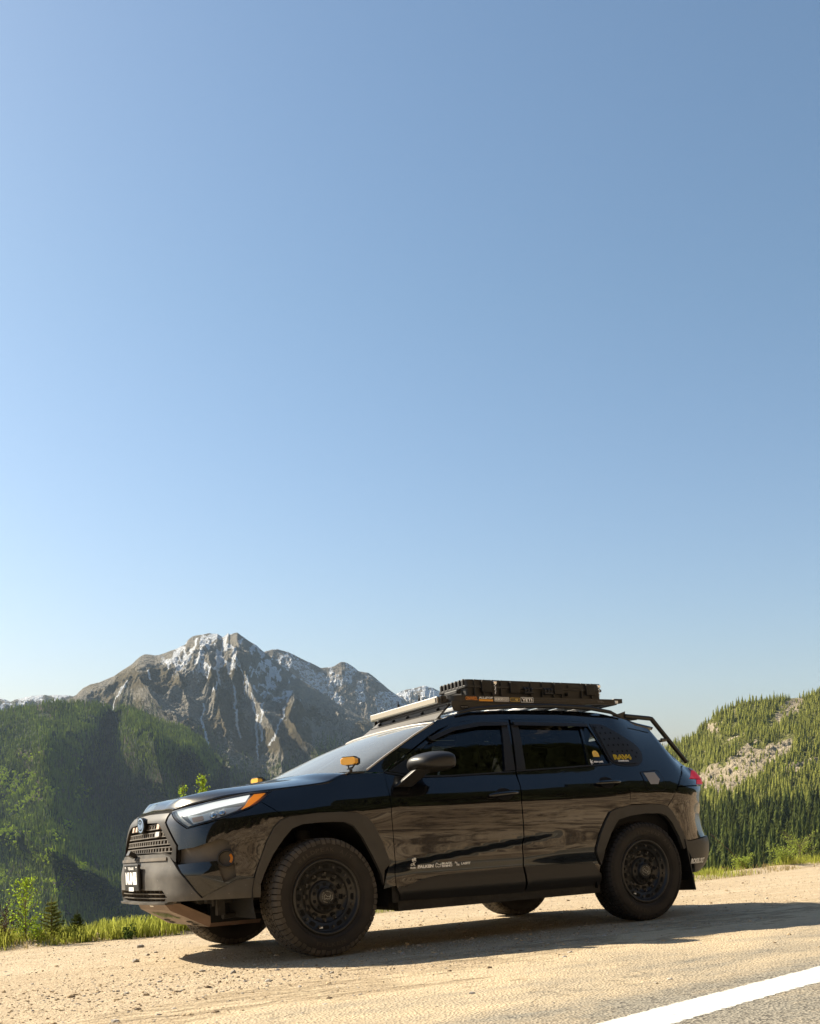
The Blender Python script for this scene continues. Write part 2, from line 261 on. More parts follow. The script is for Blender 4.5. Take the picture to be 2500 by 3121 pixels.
# outlines of panels: (arc length along the plan outline, height)
TR=dict(
 hoodcut=[(0.399,0.976),(0.719,1.018),(1.077,1.051),(1.29,1.066),(1.482,1.083),(1.677,1.1),(1.725,1.123),(1.781,1.149),(1.847,1.161),(1.96,1.164),(2.1,1.161)],
 fender=[(1.29,1.066),(1.482,1.083),(1.677,1.1),(1.725,1.123),(1.781,1.149),(1.847,1.161),(1.96,1.164),(2.1,1.161),(2.091,1.043),(2.079,0.875),(2.083,0.71),(2.089,0.546),(2.095,0.409),(1.995,0.393),(2.046,0.562),(1.995,0.698),(1.938,0.812),(1.893,0.869),(1.821,0.899),(1.712,0.908),(1.545,0.907),(1.359,0.89),(1.326,0.879),(1.29,0.921),(1.192,0.991)],
 bumper_cover=[(0.67,0.855),(0.437,0.965),(0.295,0.947),(0.293,0.919),(0.389,0.87),(0.501,0.782),(0.539,0.75),(0.588,0.633),(0.684,0.539),(0.784,0.42),(1.01,0.52),(1.112,0.524),(1.128,0.573),(1.2,0.747),(1.248,0.829),(1.295,0.869),(1.326,0.879),(1.29,0.921),(1.192,0.991),(1.104,0.948),(0.993,0.916),(0.835,0.872),(0.672,0.855)],
 duct=[(0.579,0.722),(0.734,0.731),(0.879,0.765),(0.923,0.778),(0.959,0.76),(0.983,0.707),(0.995,0.633),(1.004,0.539),(0.927,0.507),(0.887,0.641),(0.594,0.63)],
 fog=[(0.947,0.653)],
 clad_front_near=[(0.023,0.707),(0.272,0.706),(0.442,0.704),(0.534,0.679),(0.588,0.633),(0.684,0.539),(0.784,0.42),(1.01,0.52),(1.112,0.524),(1.148,0.481),(1.145,0.41),(0.779,0.416),(0.514,0.419),(0.483,0.402),(0.291,0.401),(0.059,0.398)],
 intake_near=[(0.086,0.478),(0.463,0.477),(0.485,0.457),(0.512,0.433),(0.472,0.406),(0.062,0.403)],
 headlight=[(0.417,0.971),(0.617,0.993),(0.88,1.022),(1.136,1.058),(1.29,1.064),(1.229,1.013),(1.174,0.975),(1.056,0.936),(0.955,0.903),(0.732,0.861),(0.676,0.851)],
 hl_strip=[(0.447,0.968),(0.637,0.984),(0.996,1.025),(1.135,1.042),(1.092,0.996),(1.028,0.987),(0.893,0.967),(0.707,0.936),(0.604,0.925)],
 hl_amber=[(1.162,1.044),(1.242,1.048),(1.181,1.006),(1.116,0.967),(1.052,0.943),(1.09,0.979),(1.112,1.007)],
 hl_edge=[(0.423,0.97),(0.465,0.968),(0.702,0.866),(0.676,0.853)],
 hl_fan=[(0.681,0.916),(0.773,0.925),(0.792,0.896),(0.699,0.886)],
 hl_proj=[(0.867,0.921),(0.929,0.935)],
 grille_near=[(-0.07,0.927),(0.287,0.907),(0.346,0.889),(0.421,0.837),(0.502,0.778),(0.537,0.733),(0.533,0.682),(0.442,0.704),(0.272,0.706),(0.023,0.707)],
 logo=[(-0.129,0.907),(-0.34,0.973),(-0.093,0.848)],
 plate=[(-0.347,0.644),(0.043,0.642),(0.03,0.478),(-0.354,0.481)],
 grrows=[(0.237,0.891),(0.247,0.869),(0.255,0.844),(0.262,0.816),(0.269,0.791),(0.277,0.763),(0.283,0.74),(0.29,0.71)],
 door_front=[(2.097,1.165),(2.091,1.043),(2.079,0.875),(2.083,0.71),(2.089,0.546),(2.095,0.409),(2.139,0.295),(2.628,0.29),(3.156,0.292),(3.14,0.47),(3.14,0.633),(3.141,0.928),(3.164,1.049),(3.17,1.167),(3.267,1.557),(2.996,1.555),(2.747,1.519),(2.536,1.418)],
 glass_front=[(2.166,1.175),(2.534,1.387),(2.725,1.461),(2.97,1.495),(3.17,1.51),(3.076,1.16),(2.636,1.14),(2.3,1.138)],
 door_rear=[(3.281,1.557),(3.179,1.167),(3.168,1.049),(3.144,0.928),(3.145,0.633),(3.146,0.47),(3.162,0.292),(3.5,0.291),(3.854,0.292),(3.825,0.384),(3.842,0.443),(3.79,0.535),(3.79,0.569),(3.833,0.673),(3.891,0.767),(3.941,0.833),(3.995,0.854),(4.148,0.878),(4.154,0.86),(4.167,0.979),(4.164,1.061),(4.152,1.153),(4.095,1.205),(4.053,1.518),(4.005,1.545),(3.647,1.557)],
 glass_rear=[(3.331,1.504),(3.91,1.514),(3.857,1.195),(3.27,1.17)],
 glass_vent=[(3.938,1.511),(4,1.508),(4.083,1.21),(3.892,1.198)],
 bp1=[(3.177,1.514),(3.232,1.514),(3.171,1.165),(3.079,1.16)],
 bp2=[(3.262,1.511),(3.329,1.507),(3.266,1.17),(3.186,1.166)],
 visor1=[(2.527,1.392),(2.738,1.495),(2.993,1.548),(3.242,1.556),(3.231,1.518),(2.972,1.5),(2.721,1.452),(2.544,1.379)],
 visor2=[(3.279,1.554),(3.994,1.552),(3.989,1.517),(3.268,1.516)],
 belt1=[(2.105,1.171),(2.3,1.137),(2.636,1.139),(3.168,1.16),(3.164,1.151),(2.632,1.127),(2.296,1.125),(2.107,1.159)],
 belt2=[(3.182,1.165),(4.093,1.208),(4.092,1.198),(3.178,1.154)],
 clad_door_f=[(2.09,0.398),(2.179,0.409),(2.306,0.447),(2.426,0.463),(3.134,0.479),(3.154,0.286),(2.132,0.304)],
 clad_door_r=[(3.144,0.479),(3.331,0.48),(3.774,0.471),(3.835,0.383),(3.854,0.292),(3.5,0.291),(3.162,0.289)],
 quarter=[(4.095,1.205),(4.152,1.153),(4.164,1.061),(4.167,0.979),(4.154,0.86),(4.148,0.878),(4.342,0.881),(4.463,0.875),(4.536,0.855),(4.583,0.813),(4.657,0.698),(4.719,0.594),(4.541,0.858),(4.658,0.974),(4.69,1.011),(4.838,1.133),(5.016,1.186),(5.173,1.18),(5.173,1.184),(5.125,1.268),(5.029,1.337),(4.831,1.4),(4.849,1.462),(4.836,1.496)],
 roofl=[(4.555,1.509),(4.527,1.572),(4.32,1.6),(4.2,1.624),(3.956,1.636),(3.677,1.64),(3.308,1.63),(3.037,1.624),(2.855,1.598),(2.71,1.554),(2.594,1.517),(2.488,1.456),(2.375,1.397),(2.33,1.382),(2.422,1.42),(2.283,1.341),(2.153,1.269),(2.2,1.307),(1.973,1.167)],
 greenhole=[(2.097,1.165),(2.536,1.418),(2.747,1.519),(2.996,1.555),(3.268,1.558),(3.647,1.557),(4.005,1.545),(4.053,1.518),(4.095,1.205)],
 louver=[(4.053,1.512),(4.153,1.51),(4.227,1.467),(4.34,1.396),(4.43,1.341),(4.445,1.286),(4.403,1.23),(4.344,1.203),(4.186,1.204),(4.117,1.22),(4.092,1.247)],
 louver_holes=[(4.069,1.501),(4.133,1.499),(4.09,1.452),(4.144,1.454),(4.201,1.456),(4.105,1.402),(4.16,1.406),(4.212,1.409),(4.261,1.411),(4.121,1.353),(4.175,1.355),(4.226,1.357),(4.278,1.358),(4.327,1.357),(4.138,1.301),(4.19,1.303),(4.242,1.305),(4.293,1.307),(4.349,1.31),(4.392,1.292),(4.362,1.259)],
 rav=[(4.152,1.255),(4.33,1.259),(4.179,1.229),(4.285,1.228)],
 snow=[(3.907,1.222),(4.042,1.222),(3.923,1.222),(3.997,1.29),(3.943,1.26),(4.027,1.259)],
 fuel=[(4.346,1.129),(4.518,1.143),(4.545,1.135),(4.562,1.073),(4.552,1),(4.512,0.987),(4.369,0.989),(4.35,0.999)],
 fuel_in=[(4.375,1.127),(4.499,1.132),(4.519,1.073),(4.482,1.035),(4.399,1.036)],
 seam_d=[(4.283,1.459),(4.594,1.469),(4.227,1.499),(4.553,1.507)],
 tail=[(5.016,1.186),(5.173,1.179),(5.173,1.159),(5.173,1.147),(5.173,1.114),(5.138,1.059),(5.019,1.02),(4.684,1.007),(4.735,1.055),(4.838,1.133)],
 tail_red=[(5.078,1.142),(5.173,1.171),(5.173,1.17),(5.173,1.147),(5.173,1.119),(5.173,1.091),(5.033,1.023),(4.987,1.025),(5.122,1.075),(4.899,1.078)],
 bumper_rear=[(4.683,1.005),(5.016,1.018),(4.963,0.892),(5.026,0.795),(5.101,0.718),(4.988,0.6),(4.759,0.584),(4.709,0.594),(4.657,0.698),(4.583,0.813),(4.536,0.855),(4.541,0.858),(4.658,0.974)],
 clad_rear=[(4.709,0.594),(4.759,0.583),(4.987,0.599),(5.167,0.548),(5.149,0.467),(5.124,0.406),(5.032,0.354),(4.91,0.325),(4.718,0.499),(4.669,0.59)],
 rokblokz=[(4.759,0.416),(5.008,0.452)],
 handleF=[(2.865,0.983),(3.123,1.001),(2.937,1.023),(3.076,1.02),(2.95,0.941),(3.039,0.938)],
 handleR=[(3.851,1.054),(4.099,1.062),(3.922,1.082),(4.015,1.089),(3.901,1.018),(3.992,1.019)],
 decals=[(2.202,0.547),(2.254,0.544),(2.219,0.584),(2.229,0.508),(2.274,0.52),(2.399,0.522),(2.414,0.524),(2.545,0.523),(2.561,0.528),(2.602,0.528),(2.614,0.527),(2.691,0.527)],
 archF=[(1.148,0.481),(1.112,0.52),(1.128,0.573),(1.2,0.747),(1.248,0.829),(1.295,0.869),(1.359,0.89),(1.545,0.907),(1.712,0.908),(1.821,0.899),(1.893,0.869),(1.938,0.812),(1.995,0.698),(2.046,0.562),(2.001,0.515),(1.993,0.421),(1.978,0.488),(1.915,0.614),(1.846,0.738),(1.788,0.812),(1.729,0.84),(1.657,0.844),(1.538,0.844),(1.433,0.837),(1.363,0.813),(1.304,0.752),(1.234,0.661),(1.175,0.549)],
 archR=[(3.842,0.443),(3.79,0.535),(3.79,0.569),(3.833,0.673),(3.891,0.767),(3.941,0.833),(3.995,0.854),(4.148,0.878),(4.342,0.881),(4.463,0.875),(4.536,0.855),(4.583,0.813),(4.657,0.698),(4.719,0.594),(4.727,0.54),(4.675,0.519),(4.632,0.622),(4.558,0.737),(4.503,0.786),(4.439,0.805),(4.295,0.81),(4.139,0.798),(4.017,0.773),(3.984,0.74),(3.935,0.674),(3.869,0.559),(3.859,0.501)],
 crease=[(2.107,0.565),(2.509,0.62),(3.125,0.674),(3.162,0.683)],
)
# ---- polygons on the body shell
def inpoly(x,y,P):
    c=False; j=len(P)-1
    for i in range(len(P)):
        xi,yi=P[i]; xj,yj=P[j]
        if (yi>y)!=(yj>y) and x<(xj-xi)*(y-yi)/(yj-yi)+xi: c=not c
        j=i
    return c
def area(P): return .5*sum(P[i-1][0]*P[i][1]-P[i][0]*P[i-1][1] for i in range(len(P)))
def smoothp(P,it=1,ang=45):       # round the gentle corners of a traced outline, keep the sharp ones
    for _ in range(it):
        o=[]; n=len(P)
        for i in range(n):
            a,b,c=Vector(P[i-1]),Vector(P[i]),Vector(P[(i+1)%n])
            u=b-a; v=c-b
            if u.length<1e-5 or v.length<1e-5 or u.angle(v)>math.radians(ang): o.append(tuple(b))
            else:
                k=.25; o.append(tuple(b-u*k)); o.append(tuple(b+v*k))
        P=o
    return P
def inset(P,d):
    if area(P)<0: P=P[::-1]
    n=len(P); o=[]
    for i in range(n):
        a,b,c=Vector(P[i-1]),Vector(P[i]),Vector(P[(i+1)%n])
        u=(b-a); v=(c-b)
        if u.length<1e-6 or v.length<1e-6: continue
        u.normalize(); v.normalize(); n1=Vector((-u.y,u.x)); n2=Vector((-v.y,v.x)); m=n1+n2
        if m.length<.2: o.append(tuple(b+n1*d)); continue
        m.normalize(); k=min(2.,1/max(.3,m.dot(n1))); o.append(tuple(b+m*d*k))
    return o
def resamp(P,h):
    o=[]; n=len(P)
    for i in range(n):
        a,b=P[i],P[(i+1)%n]; L=math.hypot(b[0]-a[0],b[1]-a[1]); k=max(1,int(math.ceil(L/h)))
        for j in range(k): o.append((a[0]+(b[0]-a[0])*j/k,a[1]+(b[1]-a[1])*j/k))
    return o
def hnorm(s,z,side,o=0):
    e=.004; a=Vector(hull(s+e,z,o,side))-Vector(hull(s-e,z,o,side)); b=Vector(hull(s,z+e,o,side))-Vector(hull(s,z-e,o,side))
    n=a.cross(b).normalized()
    x,y=plan(s); q=plan_n(s)
    if n.dot(Vector((q[0],side*q[1],.0)))<0: n=-n
    return n
def shell(name,P,m,parent,side=-1,off=.0,thick=.018,gap=.0025,h=.035,holes=(),surf=None):
    """a panel of the body skin: outline P in (arc length, height), laid on the hull, with edges turned inward"""
    if side>0: h=max(h,.05)
    if gap: P=inset(P,gap)
    P=resamp(P,h); loops=[P]+[resamp(q,h) for q in holes]
    vs=[];ed=[]
    for q in loops:
        b=len(vs); vs+=[Vector(p) for p in q]; ed+=[(b+i,b+(i+1)%len(q)) for i in range(len(q))]
    x0=min(p[0] for p in P);x1=max(p[0] for p in P);y0=min(p[1] for p in P);y1=max(p[1] for p in P)
    nx=int((x1-x0)/h);ny=int((y1-y0)/h)
    allb=np.array([tuple(v) for v in vs])
    for i in range(nx+1):
        for j in range(ny+1):
            p=(x0+(i+.5)*h,y0+(j+.5)*h)
            if inpoly(*p,P) and not any(inpoly(*p,q) for q in holes) and np.hypot(allb[:,0]-p[0],allb[:,1]-p[1]).min()>h*.45: vs.append(Vector(p))
    ov,oe,of,_,_,_=geometry.delaunay_2d_cdt(vs,ed,[],0,1e-5)
    F=[]
    for f in of:
        c=[sum(ov[i][k] for i in f)/len(f) for k in (0,1)]
        if inpoly(*c,P) and not any(inpoly(*c,q) for q in holes): F.append(tuple(f))
    fn=surf or (lambda s,z,o: hull(s,z,o,side))
    V=[fn(v[0],v[1],off) for v in ov]
    if surf: N=None
    else: N=[hnorm(v[0],v[1],side,off) for v in ov]
    out=MB(); out.add(V,F,0,True); nn=len(V)
    norms=list(N) if N else None
    if thick:
        for q in loops:
            b=len(out.v); k=len(q); A=[fn(p[0],p[1],off) for p in q]; B=[fn(p[0],p[1],off-thick) for p in q]
            out.add(A+B,[(i,(i+1)%k,k+(i+1)%k,k+i) for i in range(k)],0,False)
            if norms is not None:
                for t in range(2*k): norms.append(Vector((0,0,0)))
    me=bpy.data.meshes.new(name); me.from_pydata(out.v,[],out.f); me.materials.append(m)
    # orient the skin outward
    for p in me.polygons: p.use_smooth=p.index<len(F)
    if norms is not None:
        fl=[]
        for p in me.polygons:
            if p.index<len(F) and p.normal.dot(norms[p.vertices[0]])<0: fl.append(p.index)
        if fl:
            bm=bmesh.new(); bm.from_mesh(me); bm.faces.ensure_lookup_table(); bmesh.ops.reverse_faces(bm,faces=[bm.faces[i] for i in fl]); bm.to_mesh(me); bm.free()
        ln=[]
        for p in me.polygons:
            for vi in p.vertices: ln.append(tuple(norms[vi]) if (p.use_smooth) else tuple(p.normal))
        me.normals_split_custom_set(ln)
    me.update(); return link(name,me,parent)
_tc={}
def text2d(txt,bold=0.):
    k=(txt,bold)
    if k in _tc: return _tc[k]
    cu=bpy.data.curves.new('t','FONT'); cu.body=txt; cu.size=1; cu.offset=bold; cu.resolution_u=4
    o=bpy.data.objects.new('t',cu); COL.objects.link(o); bpy.context.view_layer.update()
    me=bpy.data.meshes.new_from_object(o.evaluated_get(bpy.context.evaluated_depsgraph_get()))
    v=[(p.co.x,p.co.y) for p in me.vertices]; f=[tuple(p.vertices) for p in me.polygons]
    bpy.data.objects.remove(o); bpy.data.curves.remove(cu); bpy.data.meshes.remove(me)
    x0=min(p[0] for p in v);x1=max(p[0] for p in v);y0=min(p[1] for p in v);y1=max(p[1] for p in v)
    v=[((a-x0)/(x1-x0),(b-y0)/(y1-y0)) for a,b in v]; _tc[k]=(v,f); return _tc[k]
def lettering(mb,txt,fn,u0,v0,w,h,bold=.02,shear=0.,m=0):   # fn(u,v) -> point on the surface
    v,f=text2d(txt,bold); mb.add([fn(u0+a*w+shear*b*h,v0+b*h) for a,b in v],f,m)
def rrect(u0,v0,u1,v1,r,n=4):
    o=[]
    for cx,cy,a0 in ((u1-r,v0+r,-90),(u1-r,v1-r,0),(u0+r,v1-r,90),(u0+r,v0+r,180)):
        for k in range(n+1):
            a=math.radians(a0+90*k/n); o.append((cx+r*math.cos(a),cy+r*math.sin(a)))
    return o
# ---------------------------------------------------------------- noise
def _hash(ix,iy,s): 
    h=(ix.astype(np.int64)*374761393+iy.astype(np.int64)*668265263+s*1274126177)&0xffffffff
    h=((h^(h>>13))*1274126177)&0xffffffff; return ((h^(h>>16))&0xffff)/65535.
def vnoise(x,y,s=0):
    ix=np.floor(x);iy=np.floor(y);fx=x-ix;fy=y-iy;fx=fx*fx*fx*(fx*(fx*6-15)+10);fy=fy*fy*fy*(fy*(fy*6-15)+10)
    a=_hash(ix,iy,s);b=_hash(ix+1,iy,s);c=_hash(ix,iy+1,s);d=_hash(ix+1,iy+1,s)
    return (a*(1-fx)+b*fx)*(1-fy)+(c*(1-fx)+d*fx)*fy
def fbm(x,y,o=5,s=0,g=.5):
    r=0;a=1;t=0
    for k in range(o): r=r+a*vnoise(x*2**k+k*17.3,y*2**k+k*9.1,s+k);t+=a;a*=g
    return r/t
def ridged(x,y,o=5,s=0,g=.5):
    r=0;a=1;t=0
    for k in range(o): r=r+a*(1-abs(2*vnoise(x*2**k+k*31.7,y*2**k+k*5.3,s+k)-1));t+=a;a*=g
    return r/t
# ---------------------------------------------------------------- ground of the lay-by
VE=[(-60,6),(-30,3.2),(-8,2.3),(-2.75,2.42),(-1.95,2.42),(-1.24,2.25),(.2,2.5),(1.66,2.83),(5.83,3.10),(9.8,4.18),(16,6.2),(30,11),(70,26)]
def verge(x): return np.interp(x,[p[0] for p in VE],[p[1] for p in VE])
RN=Vector((.227,-.974,0)).normalized(); RA=Vector((.974,.227,0)).normalized(); RP=Vector((-1.82,-4.06,0))
def road_t(x,y): return (x-RP.x)*RN.x+(y-RP.y)*RN.y
def gz(x,y):
    e=verge(x); d=y-e
    z=.012*(fbm(x*.7,y*.7,3,5)-.5)+.010*(fbm(x*4,y*4,3,8)-.5)*(road_t(x,y)<-1.2)
    z=z*np.clip(np.hypot(np.abs(x)-1.345,np.abs(y)-.82)/.5,0,1)
    drop=np.where(d>.5,-(d-.5)*.62,0)+np.where((d>0)&(d<=.9),.05*np.sin(np.clip(d,0,.9)/.9*math.pi),0)
    return z+np.maximum(drop,-460)
def gridobj(name,X,Y,Z,m,mw=None,smooth=True,attrs=None,kind='structure'):
    nx,ny=X.shape; me=bpy.data.meshes.new(name); V=np.stack([X,Y,Z],-1).reshape(-1,3)
    i=np.arange(nx-1)[:,None]*ny+np.arange(ny-1)[None,:]; F=np.stack([i,i+ny,i+ny+1,i+1],-1).reshape(-1,4)
    me.vertices.add(len(V)); me.vertices.foreach_set('co',V.ravel()); me.loops.add(F.size); me.loops.foreach_set('vertex_index',F.ravel())
    me.polygons.add(len(F)); me.polygons.foreach_set('loop_start',np.arange(0,F.size,4)); me.polygons.foreach_set('loop_total',np.full(len(F),4))
    me.update(calc_edges=True); me.validate()
    me.polygons.foreach_set('use_smooth',np.full(len(F),smooth))
    if attrs:
        for k,v in attrs.items():
            a=me.attributes.new(k,'FLOAT','POINT'); a.data.foreach_set('value',np.asarray(v,dtype=np.float32).ravel())
    me.materials.append(m)
    if sum(p.normal.z for p in me.polygons[:200])<0: me.flip_normals()
    o=link(name,me,None,mw); 
    if kind: o['kind']=kind
    return o
def nodes(m): 
    m.use_nodes=True; n=m.node_tree; return n,n.nodes['Principled BSDF'],n.links.new
def N_(n,t,**k):
    x=n.nodes.new(t)
    for a,b in k.items():
        if a.startswith('i_'): x.inputs[int(a[2:]) if a[2:].isdigit() else a[2:]].default_value=b
        else: setattr(x,a,b)
    return x
def noise_(n,L,src,scale,det=6,rough=.55,vec=None):
    t=N_(n,'ShaderNodeTexNoise'); t.inputs['Scale'].default_value=scale; t.inputs['Detail'].default_value=det; t.inputs['Roughness'].default_value=rough
    if vec:
        mp=N_(n,'ShaderNodeMapping'); mp.inputs['Scale'].default_value=vec; L(src,mp.inputs[0]); src=mp.outputs[0]
    L(src,t.inputs['Vector']); return t.outputs[0]
def ramp_(n,L,src,stops):
    r=N_(n,'ShaderNodeValToRGB'); e=r.color_ramp.elements
    while len(e)>1: e.remove(e[-1])
    e[0].position=stops[0][0]; e[0].color=(*stops[0][1],1)
    for p,c in stops[1:]:
        q=e.new(p); q.color=(*c,1)
    L(src,r.inputs[0]); return r.outputs[0]
def mix_(n,L,f,a,b,mode='MIX'):
    m=N_(n,'ShaderNodeMix',data_type='RGBA',blend_type=mode)
    for k,v in (('Factor',f),('A',a),('B',b)):
        if isinstance(v,(int,float)): m.inputs[k].default_value=v
        elif isinstance(v,tuple): m.inputs[k].default_value=(*v,1)
        else: L(v,m.inputs[k])
    return m.outputs['Result']
def map_(n,L,src,a,b,c=0.,d=1.):
    m=N_(n,'ShaderNodeMapRange'); 
    for i,v in ((1,a),(2,b),(3,c),(4,d)): m.inputs[i].default_value=v
    L(src,m.inputs[0]); return m.outputs[0]
def bump_(n,L,h,st,dist,nrm=None):
    b=N_(n,'ShaderNodeBump'); b.inputs['Strength'].default_value=st; b.inputs['Distance'].default_value=dist; L(h,b.inputs['Height'])
    if nrm: L(nrm,b.inputs['Normal'])
    return b.outputs[0]
def gravel_mat():
    m=bpy.data.materials.new('gravel'); n,b,L=nodes(m); tc=N_(n,'ShaderNodeTexCoord').outputs['Object']
    big=noise_(n,L,tc,.55,5,.6,(.5,1.3,1)); mid=noise_(n,L,tc,9,6,.65); fine=noise_(n,L,tc,70,6,.7)
    c=ramp_(n,L,big,[(.30,(.45,.35,.23)),(.5,(.53,.425,.285)),(.7,(.62,.51,.36))])
    c=mix_(n,L,map_(n,L,mid,.35,.7,.0,.7),c,mix_(n,L,.75,c,(.30,.21,.115)))
    c=mix_(n,L,map_(n,L,noise_(n,L,tc,1.6,4,.6,(.16,1.5,1)),.50,.66,0,.55),c,(.66,.55,.39))
    v=N_(n,'ShaderNodeTexVoronoi'); v.inputs['Scale'].default_value=55; L(tc,v.inputs['Vector'])
    vb=N_(n,'ShaderNodeTexVoronoi'); vb.inputs['Scale'].default_value=130; L(tc,vb.inputs['Vector'])
    sc=N_(n,'ShaderNodeSeparateColor'); L(vb.outputs['Color'],sc.inputs[0])
    c=mix_(n,L,map_(n,L,sc.outputs[0],.0,1.,.0,.45),c,(.60,.49,.34)); c=mix_(n,L,map_(n,L,sc.outputs[1],.80,.95,.0,.6),c,(.16,.12,.09))
    c=mix_(n,L,map_(n,L,fine,.45,.75,0,.5),c,(.22,.16,.11))
    L(c,b.inputs['Base Color']); b.inputs['Roughness'].default_value=.92; b.inputs['Specular IOR Level'].default_value=.15
    nr=bump_(n,L,v.outputs['Distance'],.8,.012); nr=bump_(n,L,vb.outputs['Distance'],.8,.006,nr); nr=bump_(n,L,fine,.9,.008,nr); nr=bump_(n,L,mid,.8,.022,nr)
    L(nr,b.inputs['Normal']); return m
GRAV=gravel_mat()
def gauss_axis(a,b,fine0,fine1,h,H):   # spacing h inside [fine0,fine1], growing outside
    o=list(np.arange(fine0,fine1,h)); x=fine1; s=h
    while x<b: o.append(x); s=min(H,s*1.25); x+=s
    o.append(b); x=fine0-h; s=h; l=[]
    while x>a: l.append(x); s=min(H,s*1.25); x-=s
    l.append(a); return np.array(l[::-1]+o)
gx=gauss_axis(-120,160,-6,8,.06,8); gy=gauss_axis(-16,760,-5,4.5,.06,25)
X,Y=np.meshgrid(gx,gy,indexing='ij'); ground=gridobj('ground',X,Y,gz(X,Y),GRAV,CAR.copy())
vf=bpy.data.materials.new('valley_ground'); n,b,L=nodes(vf); L(ramp_(n,L,noise_(n,L,N_(n,'ShaderNodeTexCoord').outputs['Object'],.004,8,.7),[(.35,(.030,.045,.014)),(.65,(.07,.08,.03))]),b.inputs['Base Color']); b.inputs['Roughness'].default_value=1
vx,vy=np.meshgrid(np.linspace(-9000,9000,40),np.linspace(-400,9200,30),indexing='ij'); gridobj('terrain',vx,vy,-445+0*vx,vf)
# asphalt road with a white edge line
def asphalt():
    m=bpy.data.materials.new('asphalt'); n,b,L=nodes(m); tc=N_(n,'ShaderNodeTexCoord').outputs['Object']
    at_=N_(n,'ShaderNodeAttribute'); at_.attribute_name='edge'
    big=noise_(n,L,tc,.8,4); fine=noise_(n,L,tc,90,6,.7)
    v=N_(n,'ShaderNodeTexVoronoi'); v.inputs['Scale'].default_value=75; L(tc,v.inputs['Vector']); sc=N_(n,'ShaderNodeSeparateColor'); L(v.outputs['Color'],sc.inputs[0])
    c=ramp_(n,L,big,[(.3,(.150,.138,.112)),(.7,(.215,.198,.162))]); c=mix_(n,L,map_(n,L,sc.outputs[0],0,1,0,.55),c,(.36,.32,.25)); c=mix_(n,L,map_(n,L,sc.outputs[1],.7,.95,0,.8),c,(.05,.045,.04))
    g=mix_(n,L,map_(n,L,sc.outputs[2],0,1,.1,.6),(.44,.34,.21),(.56,.46,.32))
    e=N_(n,'ShaderNodeMath',operation='ADD'); L(at_.outputs['Fac'],e.inputs[0]); L(map_(n,L,noise_(n,L,tc,2.2,9,.75,(.4,1,1)),.3,.7,-.42,.42),e.inputs[1])
    c=mix_(n,L,map_(n,L,e.outputs[0],.30,.98,.96,.02),c,g)
    ck=N_(n,'ShaderNodeTexVoronoi',feature='DISTANCE_TO_EDGE'); ck.inputs['Scale'].default_value=.55; wv=N_(n,'ShaderNodeVectorMath',operation='ADD'); nz=N_(n,'ShaderNodeTexNoise'); nz.inputs['Scale'].default_value=3; nz.inputs['Detail'].default_value=6; L(tc,nz.inputs['Vector']); L(tc,wv.inputs[0]); L(nz.outputs['Color'],wv.inputs[1]); L(wv.outputs[0],ck.inputs['Vector'])
    c=mix_(n,L,map_(n,L,ck.outputs['Distance'],.0,.006,.55,0),c,(.05,.045,.035))
    L(c,b.inputs['Base Color']); b.inputs['Roughness'].default_value=.88; b.inputs['Specular IOR Level'].default_value=.2; L(map_(n,L,e.outputs[0],.02,.30,0,1),b.inputs['Alpha'])
    nr=bump_(n,L,v.outputs['Distance'],.7,.010); nr=bump_(n,L,fine,.5,.006,nr); L(nr,b.inputs['Normal']); return m
ASP=asphalt()
ta=gauss_axis(-120,160,-6,6,.08,10); tt=np.concatenate([np.arange(-2.2,1.2,.1),np.arange(1.2,8.6,.5)])
A,Tt=np.meshgrid(ta,tt,indexing='ij')
Tj=Tt+np.where(Tt<-2.15,.5*(fbm(A*.9,A*0+3,5,3)-.5),0)
RX=RP.x+A*RA.x+Tj*RN.x; RY=RP.y+A*RA.y+Tj*RN.y
gridobj('road',RX,RY,gz(RX,RY)*1.0+.004,ASP,CAR.copy(),attrs=dict(edge=np.clip((Tt+2.2)/2.5,0,1)))
def line_mat():
    m=bpy.data.materials.new('road_paint'); n,b,L=nodes(m); tc=N_(n,'ShaderNodeTexCoord').outputs['Object']
    a=noise_(n,L,tc,25,8,.75); e=N_(n,'ShaderNodeAttribute'); e.attribute_name='edge'
    s=N_(n,'ShaderNodeMath',operation='ADD'); L(e.outputs['Fac'],s.inputs[0]); L(map_(n,L,a,.3,.7,-.5,.5),s.inputs[1])
    c=mix_(n,L,map_(n,L,a,.38,.62,0,.75),(.66,.65,.61),(.44,.41,.35)); L(c,b.inputs['Base Color']); b.inputs['Roughness'].default_value=.8
    L(map_(n,L,s.outputs[0],.22,.42,0,1),b.inputs['Alpha']); L(bump_(n,L,a,.3,.002),b.inputs['Normal']); return m
tl=np.linspace(-.015,.235,15); A,Tt=np.meshgrid(gauss_axis(-100,120,-4,5,.1,6),tl,indexing='ij'); RX=RP.x+A*RA.x+Tt*RN.x; RY=RP.y+A*RA.y+Tt*RN.y
o=gridobj('road_line',RX,RY,gz(RX,RY)+.0058,line_mat(),CAR.copy(),attrs=dict(edge=np.clip(np.minimum(Tt+.015,.235-Tt)/.04,0,1)))
